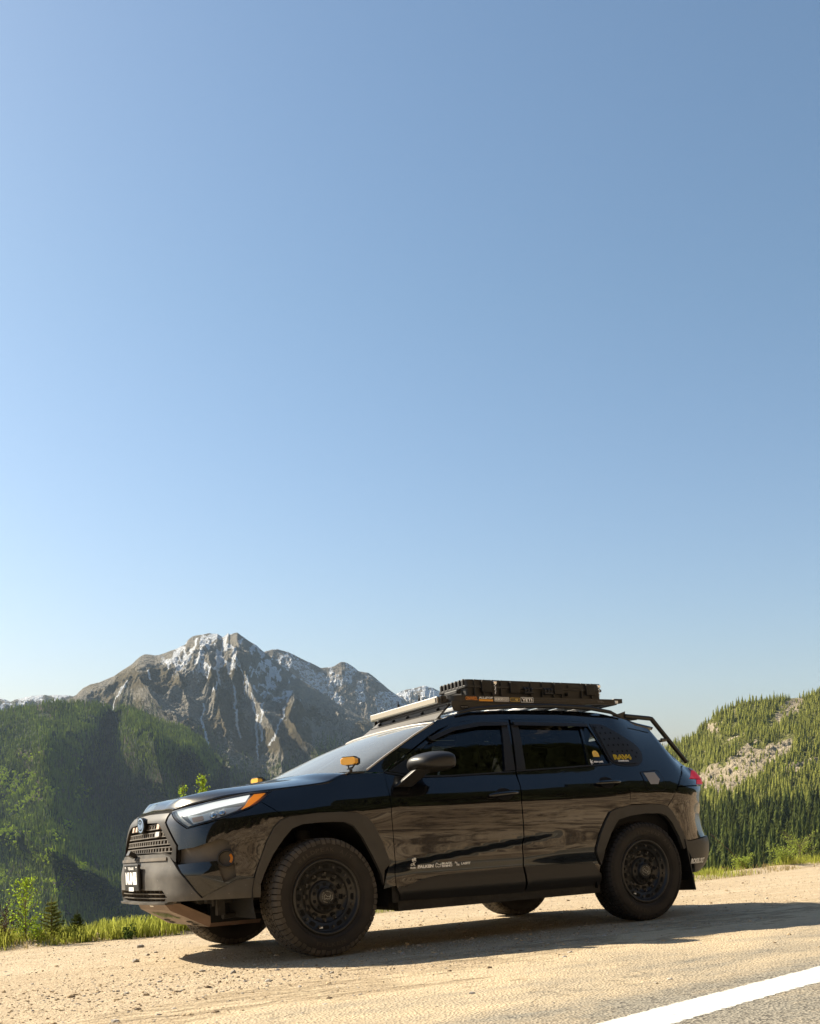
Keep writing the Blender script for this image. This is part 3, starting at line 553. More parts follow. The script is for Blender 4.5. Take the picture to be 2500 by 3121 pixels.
# pebbles
def rockmesh(mb,c,r,seed,m=0):
    rn=random.Random(seed); t=(1+5**.5)/2; V=[(-1,t,0),(1,t,0),(-1,-t,0),(1,-t,0),(0,-1,t),(0,1,t),(0,-1,-t),(0,1,-t),(t,0,-1),(t,0,1),(-t,0,-1),(-t,0,1)]
    F=[(0,11,5),(0,5,1),(0,1,7),(0,7,10),(0,10,11),(1,5,9),(5,11,4),(11,10,2),(10,7,6),(7,1,8),(3,9,4),(3,4,2),(3,2,6),(3,6,8),(3,8,9),(4,9,5),(2,4,11),(6,2,10),(8,6,7),(9,8,1)]
    q=Quaternion((rn.random(),rn.random(),rn.random()),rn.random()*6.28); s=(1,.6+.5*rn.random(),.4+.4*rn.random())
    W=[]
    for v in V:
        p=Vector(v).normalized()*(.75+.5*rn.random()); p=q@p; W.append((c[0]+p.x*r*s[0],c[1]+p.y*r*s[1],c[2]+p.z*r*s[2]))
    mb.add(W,F,m)
pb=MB(); rn=random.Random(11)
PM=[mat('pebble_tan',(.42,.32,.20),.9,spec=.2,bump=.4,bscale=150,bdist=.004,var=.3,vscale=3),mat('pebble_grey',(.36,.33,.29),.9,spec=.2,var=.3,vscale=3),mat('pebble_dark',(.19,.14,.09),.9,spec=.2,var=.3,vscale=3)]
for k in range(25000):
    d=rn.random()**1.6; x=-7+rn.random()*19; y=-5.2+rn.random()*7.9
    if k%3==0: x=-4.5+rn.random()*6; y=-3.6+rn.random()*2.8
    if y>verge(x)-.05: continue
    t=road_t(x,y)
    if t>-.15 or (t>-1.3 and rn.random()<.75): continue
    r=.0024+.0066*rn.random()**2.4
    if rn.random()<.045: r*=2.3
    if abs(abs(x)-1.345)<.3 and abs(abs(y)-.82)<.2: continue
    rockmesh(pb,(x,y,float(gz(np.array(x),np.array(y)))+r*.15),r,k,rn.choice((0,0,0,1,1,2)))
pb.build('gravel_stones',PM,None,CAR.copy())['kind']='stuff'
def stone(x,y,r,lab,seed):
    b=MB(); rockmesh(b,(0,0,r*.3),r,seed,0); o=b.build('stone',PM[1],None,CAR@Matrix.Translation((x,y,0))); tag(o,lab,'stone')
stone(-1.90,1.30,.035,'fist-sized pale stone lying on the gravel left of the car, nearest the grass','1')
stone(-2.28,.10,.028,'small dark pointed stone on the bare gravel left of the front wheel','2')
# ---------------------------------------------------------------- vegetation
def leafm(name,c,tr=.5,var=.35):
    m=bpy.data.materials.new(name); m.use_nodes=True; n=m.node_tree; n.nodes.clear(); L=n.links.new
    o=N_(n,'ShaderNodeOutputMaterial'); d=N_(n,'ShaderNodeBsdfDiffuse'); t=N_(n,'ShaderNodeBsdfTranslucent'); x=N_(n,'ShaderNodeMixShader'); x.inputs[0].default_value=tr
    a=N_(n,'ShaderNodeAttribute'); a.attribute_name='tint'; r=N_(n,'ShaderNodeMapRange'); r.inputs[3].default_value=1-var; r.inputs[4].default_value=1+var; L(a.outputs['Fac'],r.inputs[0])
    v=N_(n,'ShaderNodeVectorMath',operation='SCALE'); v.inputs[0].default_value=c; L(r.outputs[0],v.inputs['Scale'])
    L(v.outputs[0],d.inputs[0]); L(v.outputs[0],t.inputs[0]); L(d.outputs[0],x.inputs[1]); L(t.outputs[0],x.inputs[2]); L(x.outputs[0],o.inputs[0]); return m
GRASS=leafm('grass_blade',(.34,.36,.07),.5); DRYG=leafm('dry_grass',(.34,.27,.12),.35); LEAFY=leafm('young_leaf',(.26,.36,.035),.5); LEAFB=leafm('bush_leaf',(.24,.30,.06),.45)
NEED=leafm('spruce_needles',(.075,.095,.025),.2); NEEDO=leafm('young_spruce_needles',(.18,.19,.05),.3); BARK=mat('bark',(.16,.12,.08),.9); BARKD=mat('twig_bark',(.10,.05,.035),.9); DRYB=leafm('brown_scrub',(.055,.035,.02),.2)
class LB:    # leaves with a tint per vertex
    def __init__(s): s.v=[];s.f=[];s.t=[];s.m=[]
    def quad(s,P,t,m=0): b=len(s.v); s.v+=P; s.f.append(tuple(range(b,b+len(P)))); s.t+=[t]*len(P); s.m.append(m)
    def build(s,name,mats,parent=None,mw=None):
        me=bpy.data.meshes.new(name); me.from_pydata(s.v,[],s.f); [me.materials.append(x) for x in (mats if isinstance(mats,list) else [mats])]
        me.polygons.foreach_set('material_index',s.m); a=me.attributes.new('tint','FLOAT','POINT'); a.data.foreach_set('value',np.array(s.t,dtype=np.float32)); me.update(); return link(name,me,parent,mw)
def leaf(lb,c,r,rn,t=None,m=0):
    d=Vector((rn.gauss(0,1),rn.gauss(0,1),rn.gauss(0,1))).normalized(); u=d.orthogonal().normalized(); u=Quaternion(d,rn.random()*6.28)@u; w=d.cross(u); c=Vector(c)
    lb.quad([tuple(c-u*r),tuple(c-w*r*.55),tuple(c+u*r),tuple(c+w*r*.55)],rn.random() if t is None else t,m)
def grass(name,n,xr,yo,hr,seed,m,clump=None,kind='stuff'):
    rn=random.Random(seed); lb=LB()
    for k in range(n):
        x=rn.uniform(*xr); y=float(verge(x))+rn.uniform(*yo)
        if clump: 
            q=float(vnoise(np.array(x*clump),np.array(y*clump*1.5),seed)); 
            if rn.random()>(q-.25)*2.2: continue
        z=float(gz(np.array(x),np.array(y)))-.01; h=rn.uniform(*hr)*(.35+1.3*float(vnoise(np.array(x*1.3),np.array(y*1.3),3))); a=rn.random()*6.28; b=rn.uniform(.05,.6)*h; w=.0022+.0022*rn.random()
        dx,dy=math.cos(a),math.sin(a); px,py=-dy*w,dx*w; t=rn.random(); P=[(x,y,z)]
        p1=(x+dx*b*.25,y+dy*b*.25,z+h*.55); p2=(x+dx*b*.7,y+dy*b*.7,z+h*.88); p3=(x+dx*b*1.15,y+dy*b*1.15,z+h*(1.0-.1*rn.random()))
        lb.quad([(x-px,y-py,z),(x+px,y+py,z),(p1[0]+px,p1[1]+py,p1[2]),(p1[0]-px,p1[1]-py,p1[2])],t)
        lb.quad([(p1[0]-px,p1[1]-py,p1[2]),(p1[0]+px,p1[1]+py,p1[2]),(p2[0]+px*.6,p2[1]+py*.6,p2[2]),(p2[0]-px*.6,p2[1]-py*.6,p2[2])],t)
        lb.quad([(p2[0]-px*.6,p2[1]-py*.6,p2[2]),(p2[0]+px*.6,p2[1]+py*.6,p2[2]),p3],t)
    o=lb.build(name,m,None,CAR.copy()); o['kind']=kind; return o
grass('grass',6500,(-3.6,-1.9),(-.02,.75),(.03,.15),1,GRASS,3.2)
grass('grass',7500,(-2.15,.6),(-.02,.60),(.05,.20),7,GRASS,3.5)
grass('grass',17000,(.6,14),(-.02,1.1),(.04,.15),2,GRASS,1.6)
grass('dry_grass',5000,(-3.6,14),(-.12,.5),(.02,.09),4,DRYG,2.5)
# a leafy shrub or sapling: stem and leaves as parts
def sapling(name,label,cat,pos,h,spread,n,lr,mleaf,seed,group=None,shape=lambda t:1,lean=0):
    rn=random.Random(seed); root=empty(name,label,cat,CAR@Matrix.Translation(pos),group); up=R3.transposed()@Vector((0,0,1)); st=MB(); lb=LB()
    tr=[up*(h*k/6)+Vector((lean*h*(k/6)**2,0,0)) for k in range(7)]; st.tube([tuple(p) for p in tr],[min(.010*h,.006)*(1-.8*k/6)+.0006 for k in range(7)],6)
    for k in range(n):
        t=.10+.9*rn.random(); a=rn.random()*6.28; r=spread*shape(t)*(.25+.75*rn.random()); b=up*(h*t*.97)+Vector((lean*h*t*t,0,0)); e=b+Vector((math.cos(a)*r,math.sin(a)*r,0))+up*(r*.8)
        st.tube([tuple(b),tuple((b+e)/2+up*r*.1),tuple(e)],[min(.0035*h,.002),min(.0025*h,.0015),.0006],4,cap=False)
        for j in range(9): 
            q=.25+.85*rn.random(); leaf(lb,b+(e-b)*q+Vector((rn.gauss(0,1),rn.gauss(0,1),rn.gauss(0,1)))*lr*1.1,lr*(.6+.6*rn.random()),rn)
    st.build('trunk',BARK,root); lb.build('crown',mleaf,root); return root
sapling('birch_sapling','bright green leafy sapling standing at the grass edge, leftmost young tree','sapling',(-2.50,2.72,.0),.58,.15,75,.0135,LEAFY,5,shape=lambda t:.45+.9*math.sin(min(1,t*1.05)*math.pi)**.8)
sapling('birch_sapling','pale green slender sapling whose tips show above the hood','sapling',(-.72,3.3,-.4),1.93,.14,260,.0135,LEAFY,6,shape=lambda t:.15 if t<.6 else 1.15-.7*t)
sapling('birch_sapling','thin sapling tip showing above the hood, left of the others','sapling',(-.92,3.3,-.4),1.84,.11,190,.013,LEAFY,16,shape=lambda t:.15 if t<.6 else 1.1-.7*t)
sapling('shrub','low leafy green bush under the leftmost sapling','shrub',(-2.42,2.62,-.02),.20,.12,30,.012,LEAFY,8)
sapling('shrub','dark broad-leaved weed at the gravel edge below the front bumper','weed',(-1.72,2.28,-.01),.09,.07,16,.014,leafm('dark_leaf',(.04,.07,.02),.3),9)
for k,(x,y,h,lab) in enumerate(((9.4,4.6,.24,'yellow-green bush in the grass at the right edge of the photo'),(10.6,5.25,.36,'tallest yellow-green bush in the grass at the far right edge of the lay-by'),(8.3,4.45,.17,'small yellow-green bush left of the larger ones at the right edge'),(6.6,3.9,.13,'small bright green weed in the verge behind the car, left of the yellow-green bushes'))):
    sapling('shrub',lab,'shrub',(x,y,-.02),h,h*1.1,90,.016,LEAFB,20+k,'bushes in the verge behind the car')
for k,(x,y,h,lab) in enumerate(((-2.72,2.75,.30,'dark brown scrubby bush at the left edge of the photo'),(-2.62,3.0,.36,'dark leafless brown bush behind the leftmost sapling'))):
    sapling('shrub',lab,'shrub',(x,y,-.08),h,h*.55,46,.012,DRYB,30+k)
def spruce_small(label,pos,h,mneed,seed,dens=1.):
    rn=random.Random(seed); root=empty('young_spruce',label,'spruce',CAR@Matrix.Translation(pos)); up=R3.transposed()@Vector((0,0,1)); st=MB(); lb=LB()
    st.tube([(0,0,0),tuple(up*h)],[.010*h/.4,.0015],6)
    L=11
    for i in range(L):
        t=.08+.84*i/L; r=.30*h*(1-t)**.75*(.7+.5*rn.random()); nb=int(9*dens)
        for k in range(nb):
            a=2*math.pi*k/nb+rn.random(); b=up*(h*t); e=b+Vector((math.cos(a)*r,math.sin(a)*r,0))+up*(r*rn.uniform(.05,.5)); st.tube([tuple(b),tuple(e)],[.002,.001],4,cap=False)
            for j in range(int(80*r/.1)+14):
                q=.15+.9*rn.random(); c=b+(e-b)*q; d=Vector((rn.gauss(0,1),rn.gauss(0,1),rn.gauss(0,1))).normalized(); d=(d+(e-b).normalized()*.8).normalized()*.019; w=d.orthogonal().normalized()*.0022
                lb.quad([tuple(c-w),tuple(c+w),tuple(c+d)],rn.random())
    for j in range(60):
        c=up*(h*(.75+.27*rn.random())); d=Vector((rn.gauss(0,1),rn.gauss(0,1),rn.gauss(0,1))).normalized(); d=(d+up*.8).normalized()*.014; w=d.orthogonal().normalized()*.0012; lb.quad([tuple(c-w),tuple(c+w),tuple(c+d)],rn.random())
    st.build('trunk',BARKD,root); lb.build('crown',mneed,root)
spruce_small('pale green young spruce between the leafy sapling and the darker small spruce',(-2.27,2.78,-.03),.44,NEEDO,41)
spruce_small('small dark brownish young spruce in the grass right of the paler one',(-2.05,2.78,-.03),.30,NEED,42,1.2)
# stalks in the right verge
for a,b,lab in (((6.05,3.6,-.02),(5.5,3.6,.42),'thin dry stalk leaning left in the grass, the shorter of the two leaning ones'),((8.0,4.0,0),(7.2,4.0,.62),'long thin dry stalk leaning left in the verge, nearest the yellow-green bushes'),((3.9,3.4,0),(3.93,3.4,.34),'upright thin reddish stalk in the grass just behind the rear bumper')):
    st=MB(); st.tube([a,tuple((Vector(a)+Vector(b))/2+Vector((0,0,.03))),b],.004,4); tag(st.build('dry_stalk',BARKD,None,CAR.copy()),lab,'weed')
# conifers
def conifer(seed,layers,sides,h=1.,rad=.14,lo=.06):
    rn=random.Random(seed); lb=LB(); R=.012
    P=[(math.cos(k*2.1)*R,math.sin(k*2.1)*R,0) for k in range(3)]+[(0,0,h)]
    for a,b in ((0,1),(1,2),(2,0)): lb.quad([P[a],P[b],P[3]],.5,1)
    for i in range(layers):
        t=i/layers; z=lo+(1-lo)*t; r=rad*(1-t)**.8*(.75+.5*rn.random()); zt=min(1.0,z+(1-lo)/layers*1.9); off=rn.random()*6; cx,cy=rn.gauss(0,.006),rn.gauss(0,.006)
        for k in range(sides):
            a0=off+2*math.pi*k/sides; a1=off+2*math.pi*(k+.9)/sides; am=(a0+a1)/2; rr=r*(.6+.7*rn.random()); dz=-.02-.03*rn.random()
            lb.quad([(cx,cy,zt),(cx+rr*.62*math.cos(a0),cy+rr*.62*math.sin(a0),z+.012),(cx+rr*math.cos(am),cy+rr*math.sin(am),z+dz),(cx+rr*.62*math.cos(a1),cy+rr*.62*math.sin(a1),z+.012)],min(1,max(0,.25+.6*t*rn.random()+.3*rn.random())),0)
    return lb
def combine(name,proto,places,mats,kind=None):
    """many copies of small tree meshes in one mesh; places: x,y,z,height,rot,tint,proto index"""
    Vs=[];Fs=[];Ts=[];Ms=[];b=0; LV=[np.array(p.v) for p in proto]; LT=[np.array(p.t) for p in proto]
    tot=0; loops=[];ls=[];lt=[]
    LF=[(np.array([i for f in p.f for i in f]),np.array([len(f) for f in p.f]),np.array(p.m)) for p in proto]; c=0
    for x,y,z,h,r,t,i in places:
        v=LV[i]*h; cs,sn=math.cos(r),math.sin(r); Vs.append(np.stack([v[:,0]*cs-v[:,1]*sn+x,v[:,0]*sn+v[:,1]*cs+y,v[:,2]+z],-1)); Ts.append(np.clip(LT[i]*.6+t*.6-.1,0,1.3))
        loops.append(LF[i][0]+b); lt.append(LF[i][1]); Ms.append(LF[i][2]); b+=len(v)
    V=np.concatenate(Vs);Lp=np.concatenate(loops);lt=np.concatenate(lt);Mi=np.concatenate(Ms); ls=np.concatenate([[0],np.cumsum(lt)[:-1]])
    me=bpy.data.meshes.new(name); me.vertices.add(len(V)); me.vertices.foreach_set('co',V.ravel()); me.loops.add(len(Lp)); me.loops.foreach_set('vertex_index',Lp.astype(np.int32))
    me.polygons.add(len(lt)); me.polygons.foreach_set('loop_start',ls.astype(np.int32)); me.polygons.foreach_set('loop_total',lt.astype(np.int32)); me.polygons.foreach_set('material_index',Mi.astype(np.int32)); me.update(calc_edges=True)
    a=me.attributes.new('tint','FLOAT','POINT'); a.data.foreach_set('value',np.concatenate(Ts).astype(np.float32)); [me.materials.append(q) for q in mats]; o=link(name,me)
    if kind: o['kind']=kind
    return o
HN=leafm('hill_conifer',(.165,.170,.038),.05,.9); WN=leafm('roadside_conifer',(.030,.034,.014),.1,.6); ASPN=leafm('aspen_leaf',(.27,.34,.03),.3,.45); FARN=leafm('far_conifer',(.13,.165,.028),.1,.85); SNAG=mat('grey_trunk',(.22,.17,.12),.9)
# ---------------------------------------------------------------- distant slopes
def slope(name,sky,bottom,dtop,dbot,nx,nt,amp,mat_,x0,x1,freq=1.,seed=0,back=True,prof=1.,carve=None,attr=None,skyrough=0,vert=1.,spur=None,gain=.55,xl=None,xr=None):
    px=np.linspace(x0,x1,nx)
    if xl is not None: px=np.concatenate([np.linspace(xl,x0,60,endpoint=False),px])
    if xr is not None: px=np.concatenate([px,np.linspace(x1,xr,61)[1:]])
    nx=len(px); s=np.interp(px,[p[0] for p in sky],[p[1] for p in sky]); 
    if skyrough: s=s+skyrough*(fbm(px*.05,px*0,4,seed)-.5)*2+skyrough*.6*(fbm(px*.3,px*0+9,2,seed)-.5)
    bo=np.interp(px,[p[0] for p in bottom],[p[1] for p in bottom]); D0=dtop(px) if callable(dtop) else np.full(nx,float(dtop)); D1=np.full(nx,float(dbot))
    t=np.linspace(0,1,nt)**1.15
    PX,Tm=np.meshgrid(px,t,indexing='ij'); S=s[:,None];B=bo[:,None]
    PY=S+(B-S)*Tm**prof; D=D0[:,None]+(D1-D0)[:,None]*Tm
    k=dtop if not callable(dtop) else float(np.mean(D0))
    if spur: D=D+spur(PX,PY,Tm)
    Xw=CW.x+(PX-1250)/3208*D; Zw=CW.z+(2400-PY)/3208*D; Yw=CW.y+D
    L=amp*6*freq
    g=ridged(Xw/L+fbm(Xw/L,Yw/L*.5,3,seed+50)*.8,(Yw)/L*.35/vert,7,seed,gain)-.55
    h2=fbm(Xw/(L*.3),Yw/(L*.3),5,seed+9)-.5
    fade=np.clip(Tm*9,0,1)
    h3=ridged(Xw/(amp*.75),Yw/(amp*.75),4,seed+19,.6)-.55
    disp=(g*amp*1.5+h2*amp*.5+h3*amp*.50)*fade
    if carve is not None: disp=disp-carve(PX,PY,Tm)*fade
    Zw=Zw+disp*.75; Yw=Yw-disp*.55
    if back:
        n=6; ex=np.arange(n,0,-1)[None,:]; Xb=Xw[:,:1]+0*ex; Yb=Yw[:,:1]+ex*amp*.9; Zb=Zw[:,:1]-ex*amp*.7
        Xw=np.concatenate([Xb,Xw],1);Yw=np.concatenate([Yb,Yw],1);Zw=np.concatenate([Zb,Zw],1); pad=lambda a: np.concatenate([np.repeat(a[:,:1],n,1),a],1)
        PX=pad(PX);PY=pad(PY);Tm=pad(Tm);disp=pad(disp)
    at_=attr(PX,PY,Tm,disp/amp,Xw,Yw,Zw) if attr else None
    o=gridobj(name,Xw,Yw,Zw,mat_,None,True,at_); return o,dict(X=Xw,Y=Yw,Z=Zw,PX=PX,PY=PY,T=Tm,d=disp/amp)
def rockm(name,rock,rock2,snow=(.75,.78,.82),forest=(.045,.052,.020),sc=.004,bdist=25,grassc=(.14,.115,.065)):
    m=bpy.data.materials.new(name); n,b,L=nodes(m); tc=N_(n,'ShaderNodeTexCoord').outputs['Object']
    a=noise_(n,L,tc,sc,8,.65); f=noise_(n,L,tc,sc*12,6,.7); 
    c=mix_(n,L,map_(n,L,a,.35,.65),rock,rock2); c=mix_(n,L,map_(n,L,f,.42,.62,0,.75),c,tuple(x*.40 for x in rock)); c=mix_(n,L,map_(n,L,noise_(n,L,tc,sc*30,4,.7,(1,1,3)),.50,.68,0,.7),c,tuple(min(1,x*1.7) for x in rock2))
    def A(k):
        q=N_(n,'ShaderNodeAttribute'); q.attribute_name=k; return q.outputs['Fac']
    def mask(k,amt,lo,hi,src):
        s=N_(n,'ShaderNodeMath',operation='ADD'); L(A(k),s.inputs[0]); L(map_(n,L,src,.3,.7,-amt,amt),s.inputs[1]); return map_(n,L,s.outputs[0],lo,hi)
    c=mix_(n,L,mask('grass',.35,.4,.6,f),c,grassc)
    c=mix_(n,L,mask('forest',.45,.45,.55,f),c,mix_(n,L,map_(n,L,f,.4,.65,0,1),forest,tuple(x*1.8 for x in forest)))
    c=mix_(n,L,mask('snow',.40,.48,.55,f),c,snow)
    L(c,b.inputs['Base Color']); b.inputs['Roughness'].default_value=.95; b.inputs['Specular IOR Level'].default_value=.1
    nr=bump_(n,L,f,1,.06/sc); nr=bump_(n,L,noise_(n,L,tc,sc*4,5,.65),1,.16/sc,nr); nr=bump_(n,L,a,1,.40/sc,nr); L(nr,b.inputs['Normal']); return m
def z5(P): return [(p[0]/1.3816,1880+p[1]/1.3816) for p in P]
skyB=[(-2200,2620),(-900,2450),(-200,2300)]+z5([(200,400),(300,340),(320,330),(350,300),(380,285),(420,275),(480,250),(510,228),(540,210),(560,196),(570,185),(590,168),(605,160),(620,158),(650,162),(670,160),(700,150),(720,142),(745,135),(760,125),(780,118),(790,100),(800,90),(812,82),(830,78),(845,76),(860,73),(880,70),(900,72),(915,72),(930,80),(940,85),(950,78),(960,70),(970,76),(985,69),(1000,67),(1015,78),(1040,95),(1060,108),(1080,120),(1105,142),(1130,160),(1160,185),(1180,200),(1205,222),(1230,240),(1260,262),(1290,280),(1340,310),(1400,350),(1450,385),(1500,410),(1560,440),(1640,480),(1727,520),(1900,600),(2400,780)])+[(2300,2520),(3000,2640)]
def lines(PX,PY,segs,w):
    r=np.zeros_like(PX)
    for P in segs:
        ys=[p[1] for p in P]; xs=[p[0] for p in P]; c=np.interp(PY,ys,xs); ww=w*(.6+.8*fbm(PY*.05,PX*0+len(P),3,4)); r=np.maximum(r,np.clip(1-np.abs(PX-c+14*(fbm(PY*.04,PY*0+3,3,7)-.5))/ww,0,1)*((PY>ys[0])&(PY<ys[-1])))
    return r
SNOWL=[z5(P) for P in ([(835,90),(825,140),(795,195)],[(930,160),(920,230),(925,290),(900,340)],[(860,390),(850,450),(860,500),(885,560)],[(630,235),(638,270)],[(545,295),(510,340),(470,400),(455,480),(455,530)],[(1060,320),(1080,400),(1075,480),(1090,590)],[(1225,300),(1190,400),(1150,500),(1135,540)],[(990,300),(995,420),(1005,480)],[(1110,350),(1095,440),(1100,520)],[(1080,180),(1110,200),(1060,250)],[(1360,215),(1372,260),(1350,300)])]
def attrB(PX,PY,T,d,X,Y,Z):
    h=np.clip((2330-PY)/200,0,1)   # higher up
    f=fbm(PX*.018,PY*.018,5,77); gl=np.clip(-d*1.6,0,1)
    band=fbm(PX*.03+PY*.01,PY*.10,4,12)
    f2=fbm(PX*.06,PY*.05,4,78)
    sn=(.30+.45*np.clip((2110-PY)/60,0,1))*np.clip((f2-.50)*12,0,1)*(PY<2120)*np.clip((PX-450)/60,0,1)+.55*gl*np.clip((2260-PY)/130,0,1)+.55*np.clip((band-.60)*16,0,1)*np.clip((2210-PY)/40,0,1)*np.clip((PX-740)/30,0,1)*np.clip((PY-1990)/30,0,1)*(PX<900)+.40*np.clip((f2-.56)*14,0,1)*(PY<2160)*(PX>240)*(PX<460)*(PY>2060)
    sn=sn*np.where((PX<560)&(PY>2060),.5,1); sn=np.maximum(sn,lines(PX,PY,SNOWL,8)*1.0)-.10
    fl=np.interp(PX,[0,330,400,470,560,640,760,860,960,1050,1250],[2120,2110,2080,2120,2180,2200,2250,2270,2230,2200,2260])
    fo=np.clip((PY-fl)/140,0,.95)*(.45+1.1*fbm(PX*.03,PY*.03,5,31))-.15*gl
    gr=np.clip((PY-2000)/60,0,1)*np.clip((fbm(PX*.01,PY*.012,3,15)-.42)*4,0,.8)
    return dict(snow=sn,forest=fo,grass=gr)
MB_ROCK=rockm('mountain_rock',(.23,.215,.18),(.33,.295,.235),sc=.008,bdist=60)
def tent(PX,PY,P,w,a):
    c=np.interp(PY,[p[1] for p in P],[p[0] for p in P]); c=c+10*(fbm(PY*.03,PY*0+len(P),3,8)-.5); return -a*np.exp(-np.abs(PX-c)/w)
def spurB(PX,PY,T):
    f=np.clip(T*7,0,1); r=0
    for P,w,a in ((([(412,2013),(425,2080),(470,2150),(560,2230),(700,2330)]),70,420),([(600,1935),(640,2010),(655,2120),(700,2260)],45,230),([(722,1928),(735,2000),(760,2080),(800,2160),(860,2280)],60,330),([(893,2052),(905,2100),(880,2180),(900,2230),(980,2330)],55,480),([(530,1990),(540,2060),(575,2150)],40,200),([(1010,2090),(1060,2200),(1150,2330)],60,260)): r=r+tent(PX,PY,P,w,a)
    return r*f
_,MBG=slope('mountain',skyB,[(0,2560),(2600,2560)],5200,3900,860,420,110,MB_ROCK,120,1850,.62,3,attr=attrB,skyrough=1.2,vert=1.2,spur=spurB,gain=.62,xl=-2000,xr=2900)
skyA=z5([(1000,190),(1060,165),(1120,145),(1145,138),(1170,137),(1195,142),(1220,150),(1245,162),(1270,175),(1290,186),(1310,195),(1330,205),(1350,215),(1370,214),(1390,212),(1405,208),(1420,200),(1435,192),(1450,190),(1465,195),(1480,205),(1497,218),(1510,230),(1530,233),(1550,235),(1570,248),(1590,265),(1630,300),(1670,330),(1700,345),(1760,400),(1900,480)])+[(1700,2330),(2100,2290),(2600,2380),(3400,2500)]
def attrA(PX,PY,T,d,X,Y,Z):
    f=fbm(PX*.03,PY*.03,5,21); sn=.55*(f>.54)+.35*np.clip(-d*1.6,0,1)-.02; return dict(snow=sn*np.clip((2230-PY)/60,0,1),forest=np.clip((PY-2210)/60,0,.8),grass=PX*0)
slope('far_mountain',skyA,[(0,2420),(2600,2420)],7000,6000,420,160,90,rockm('far_rock',(.19,.165,.13),(.26,.23,.19)),760,1500,.6,11,attr=attrA,skyrough=1.5,vert=1.3,gain=.62,xr=3300)
skyC=[(1150,2170),(1195,2125),(1223,2106),(1240,2101),(1259,2099),(1278,2093),(1296,2089),(1312,2095),(1325,2099),(1346,2110),(1400,2150),(1500,2230),(1900,2300),(2500,2260),(3300,2420)]
def attrC(PX,PY,T,d,X,Y,Z): f=fbm(PX*.05,PY*.05,4,25); return dict(snow=.7*(f>.44)+.4*np.clip(-d,0,1),forest=PX*0,grass=PX*0)
slope('snowy_peak',skyC,[(0,2400),(2600,2400)],8600,7800,220,80,90,rockm('peak_rock',(.25,.22,.18),(.32,.29,.25)),1150,1500,.6,14,attr=attrC,skyrough=1.5,gain=.62,xr=3200)
skyD=[(-2600,2330),(-1600,2230),(-800,2200),(-300,2150)]+z5([(-60,340),(0,345),(20,346),(30,350),(45,358),(60,350),(85,345),(110,340),(150,333),(180,328),(205,331),(230,330),(265,331),(300,332),(330,338),(420,380)])
def attrD(PX,PY,T,d,X,Y,Z): f=fbm(PX*.04,PY*.06,4,27); return dict(snow=.75*(f>.47)+.3*np.clip(-d,0,1),forest=.55*(f<.42)+0*PX,grass=PX*0)
slope('far_ridge',skyD,[(0,2350),(2600,2350)],8000,7000,260,80,70,rockm('ridge_rock',(.22,.20,.17),(.28,.26,.22)),-60,320,.6,17,attr=attrD,skyrough=2,gain=.62,xl=-2600)
# wooded spur across the valley
skyE=[(-3200,2560),(-2000,2420),(-1100,2290),(-500,2235),(-220,2205),(-100,2185),(0,2173),(30,2166),(60,2160),(87,2156),(145,2142),(217,2142),(290,2146),(330,2157),(352,2172),(376,2155),(405,2160),(450,2185),(506,2205),(565,2220),(615,2256),(666,2315),(695,2372),(740,2420),(820,2450),(1000,2470),(1400,2500),(2000,2560),(3000,2700)]
GUL=[(352,2160),(335,2260),(318,2400),(345,2500),(430,2620),(500,2720)]
def carveE(PX,PY,T):
    c=np.interp(PY,[p[1] for p in GUL],[p[0] for p in GUL]); w=18+ (PY-2160)*.13; return 95*np.exp(-((PX-c)/w)**2)+60*np.clip((PX-560)/200,0,1)*T
def attrE(PX,PY,T,d,X,Y,Z):
    c=np.interp(PY,[p[1] for p in GUL],[p[0] for p in GUL])
    sn=np.clip(1-np.abs(PX-c-5*np.sin(PY*.08))/5,0,1)*(PY<2270)*(fbm(PY*.05,PX*0,3,2)>.42); return dict(snow=sn,forest=np.clip(.9-.45*(fbm(PX*.02,PY*.02,4,9)>.6),0,1),grass=(fbm(PX*.012,PY*.02,4,19)>.62)*.8)
def spurE(PX,PY,T):
    c=np.interp(PY,[p[1] for p in GUL],[p[0] for p in GUL]); w=22+(PY-2160)*.16
    g=420*np.exp(-((PX-c)/w)**2)*np.clip(T*12,0,1)
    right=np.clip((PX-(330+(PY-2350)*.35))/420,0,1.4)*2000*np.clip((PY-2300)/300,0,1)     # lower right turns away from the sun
    r1=-260*np.exp(-np.abs(PX-(120+(PY-2150)*.1))/110); r2=-330*np.exp(-np.abs(PX-(440+(PY-2160)*.25))/60)*np.clip((2560-PY)/150,0,1)
    r3=-300*np.exp(-np.abs(PX-(560+(PY-2220)*.5))/50)*np.clip((2480-PY)/120,0,1); r4=-260*np.exp(-np.abs((PY-2560)-(PX-60)*.55)/60)*(PX<420)
    return (g*1.3+right+1.7*(r1+r2+r3+r4)*np.clip(T*8,0,1))
eo,E_=slope('wooded_slope',skyE,[(-3300,3010),(3300,3010)],3700,2300,520,400,95,rockm('wooded_ground',(.10,.08,.055),(.13,.10,.07),forest=(.034,.048,.015),sc=.008,bdist=8),-220,1400,.9,23,attr=attrE,skyrough=1.5,spur=spurE,xl=-3000,xr=2800)
rn=np.random.RandomState(5); pr=[conifer(300+i,3,4,1,.17,.0) for i in range(4)]
def aspen(seed):
    r=random.Random(seed); lb=LB()
    for k in range(14):
        d=Vector((r.gauss(0,1),r.gauss(0,1),r.gauss(0,1))).normalized(); c=Vector((0,0,.55))+Vector((d.x*.26,d.y*.26,d.z*.34)); u=d.orthogonal().normalized()*.20; w=d.cross(u.normalized())*.20; lb.quad([tuple(c-u),tuple(c-w),tuple(c+u),tuple(c+w)],.3+.7*r.random(),0)
    return lb
pa=[aspen(400+i) for i in range(4)]
P1=[];P2=[]; nI,nJ=E_['X'].shape
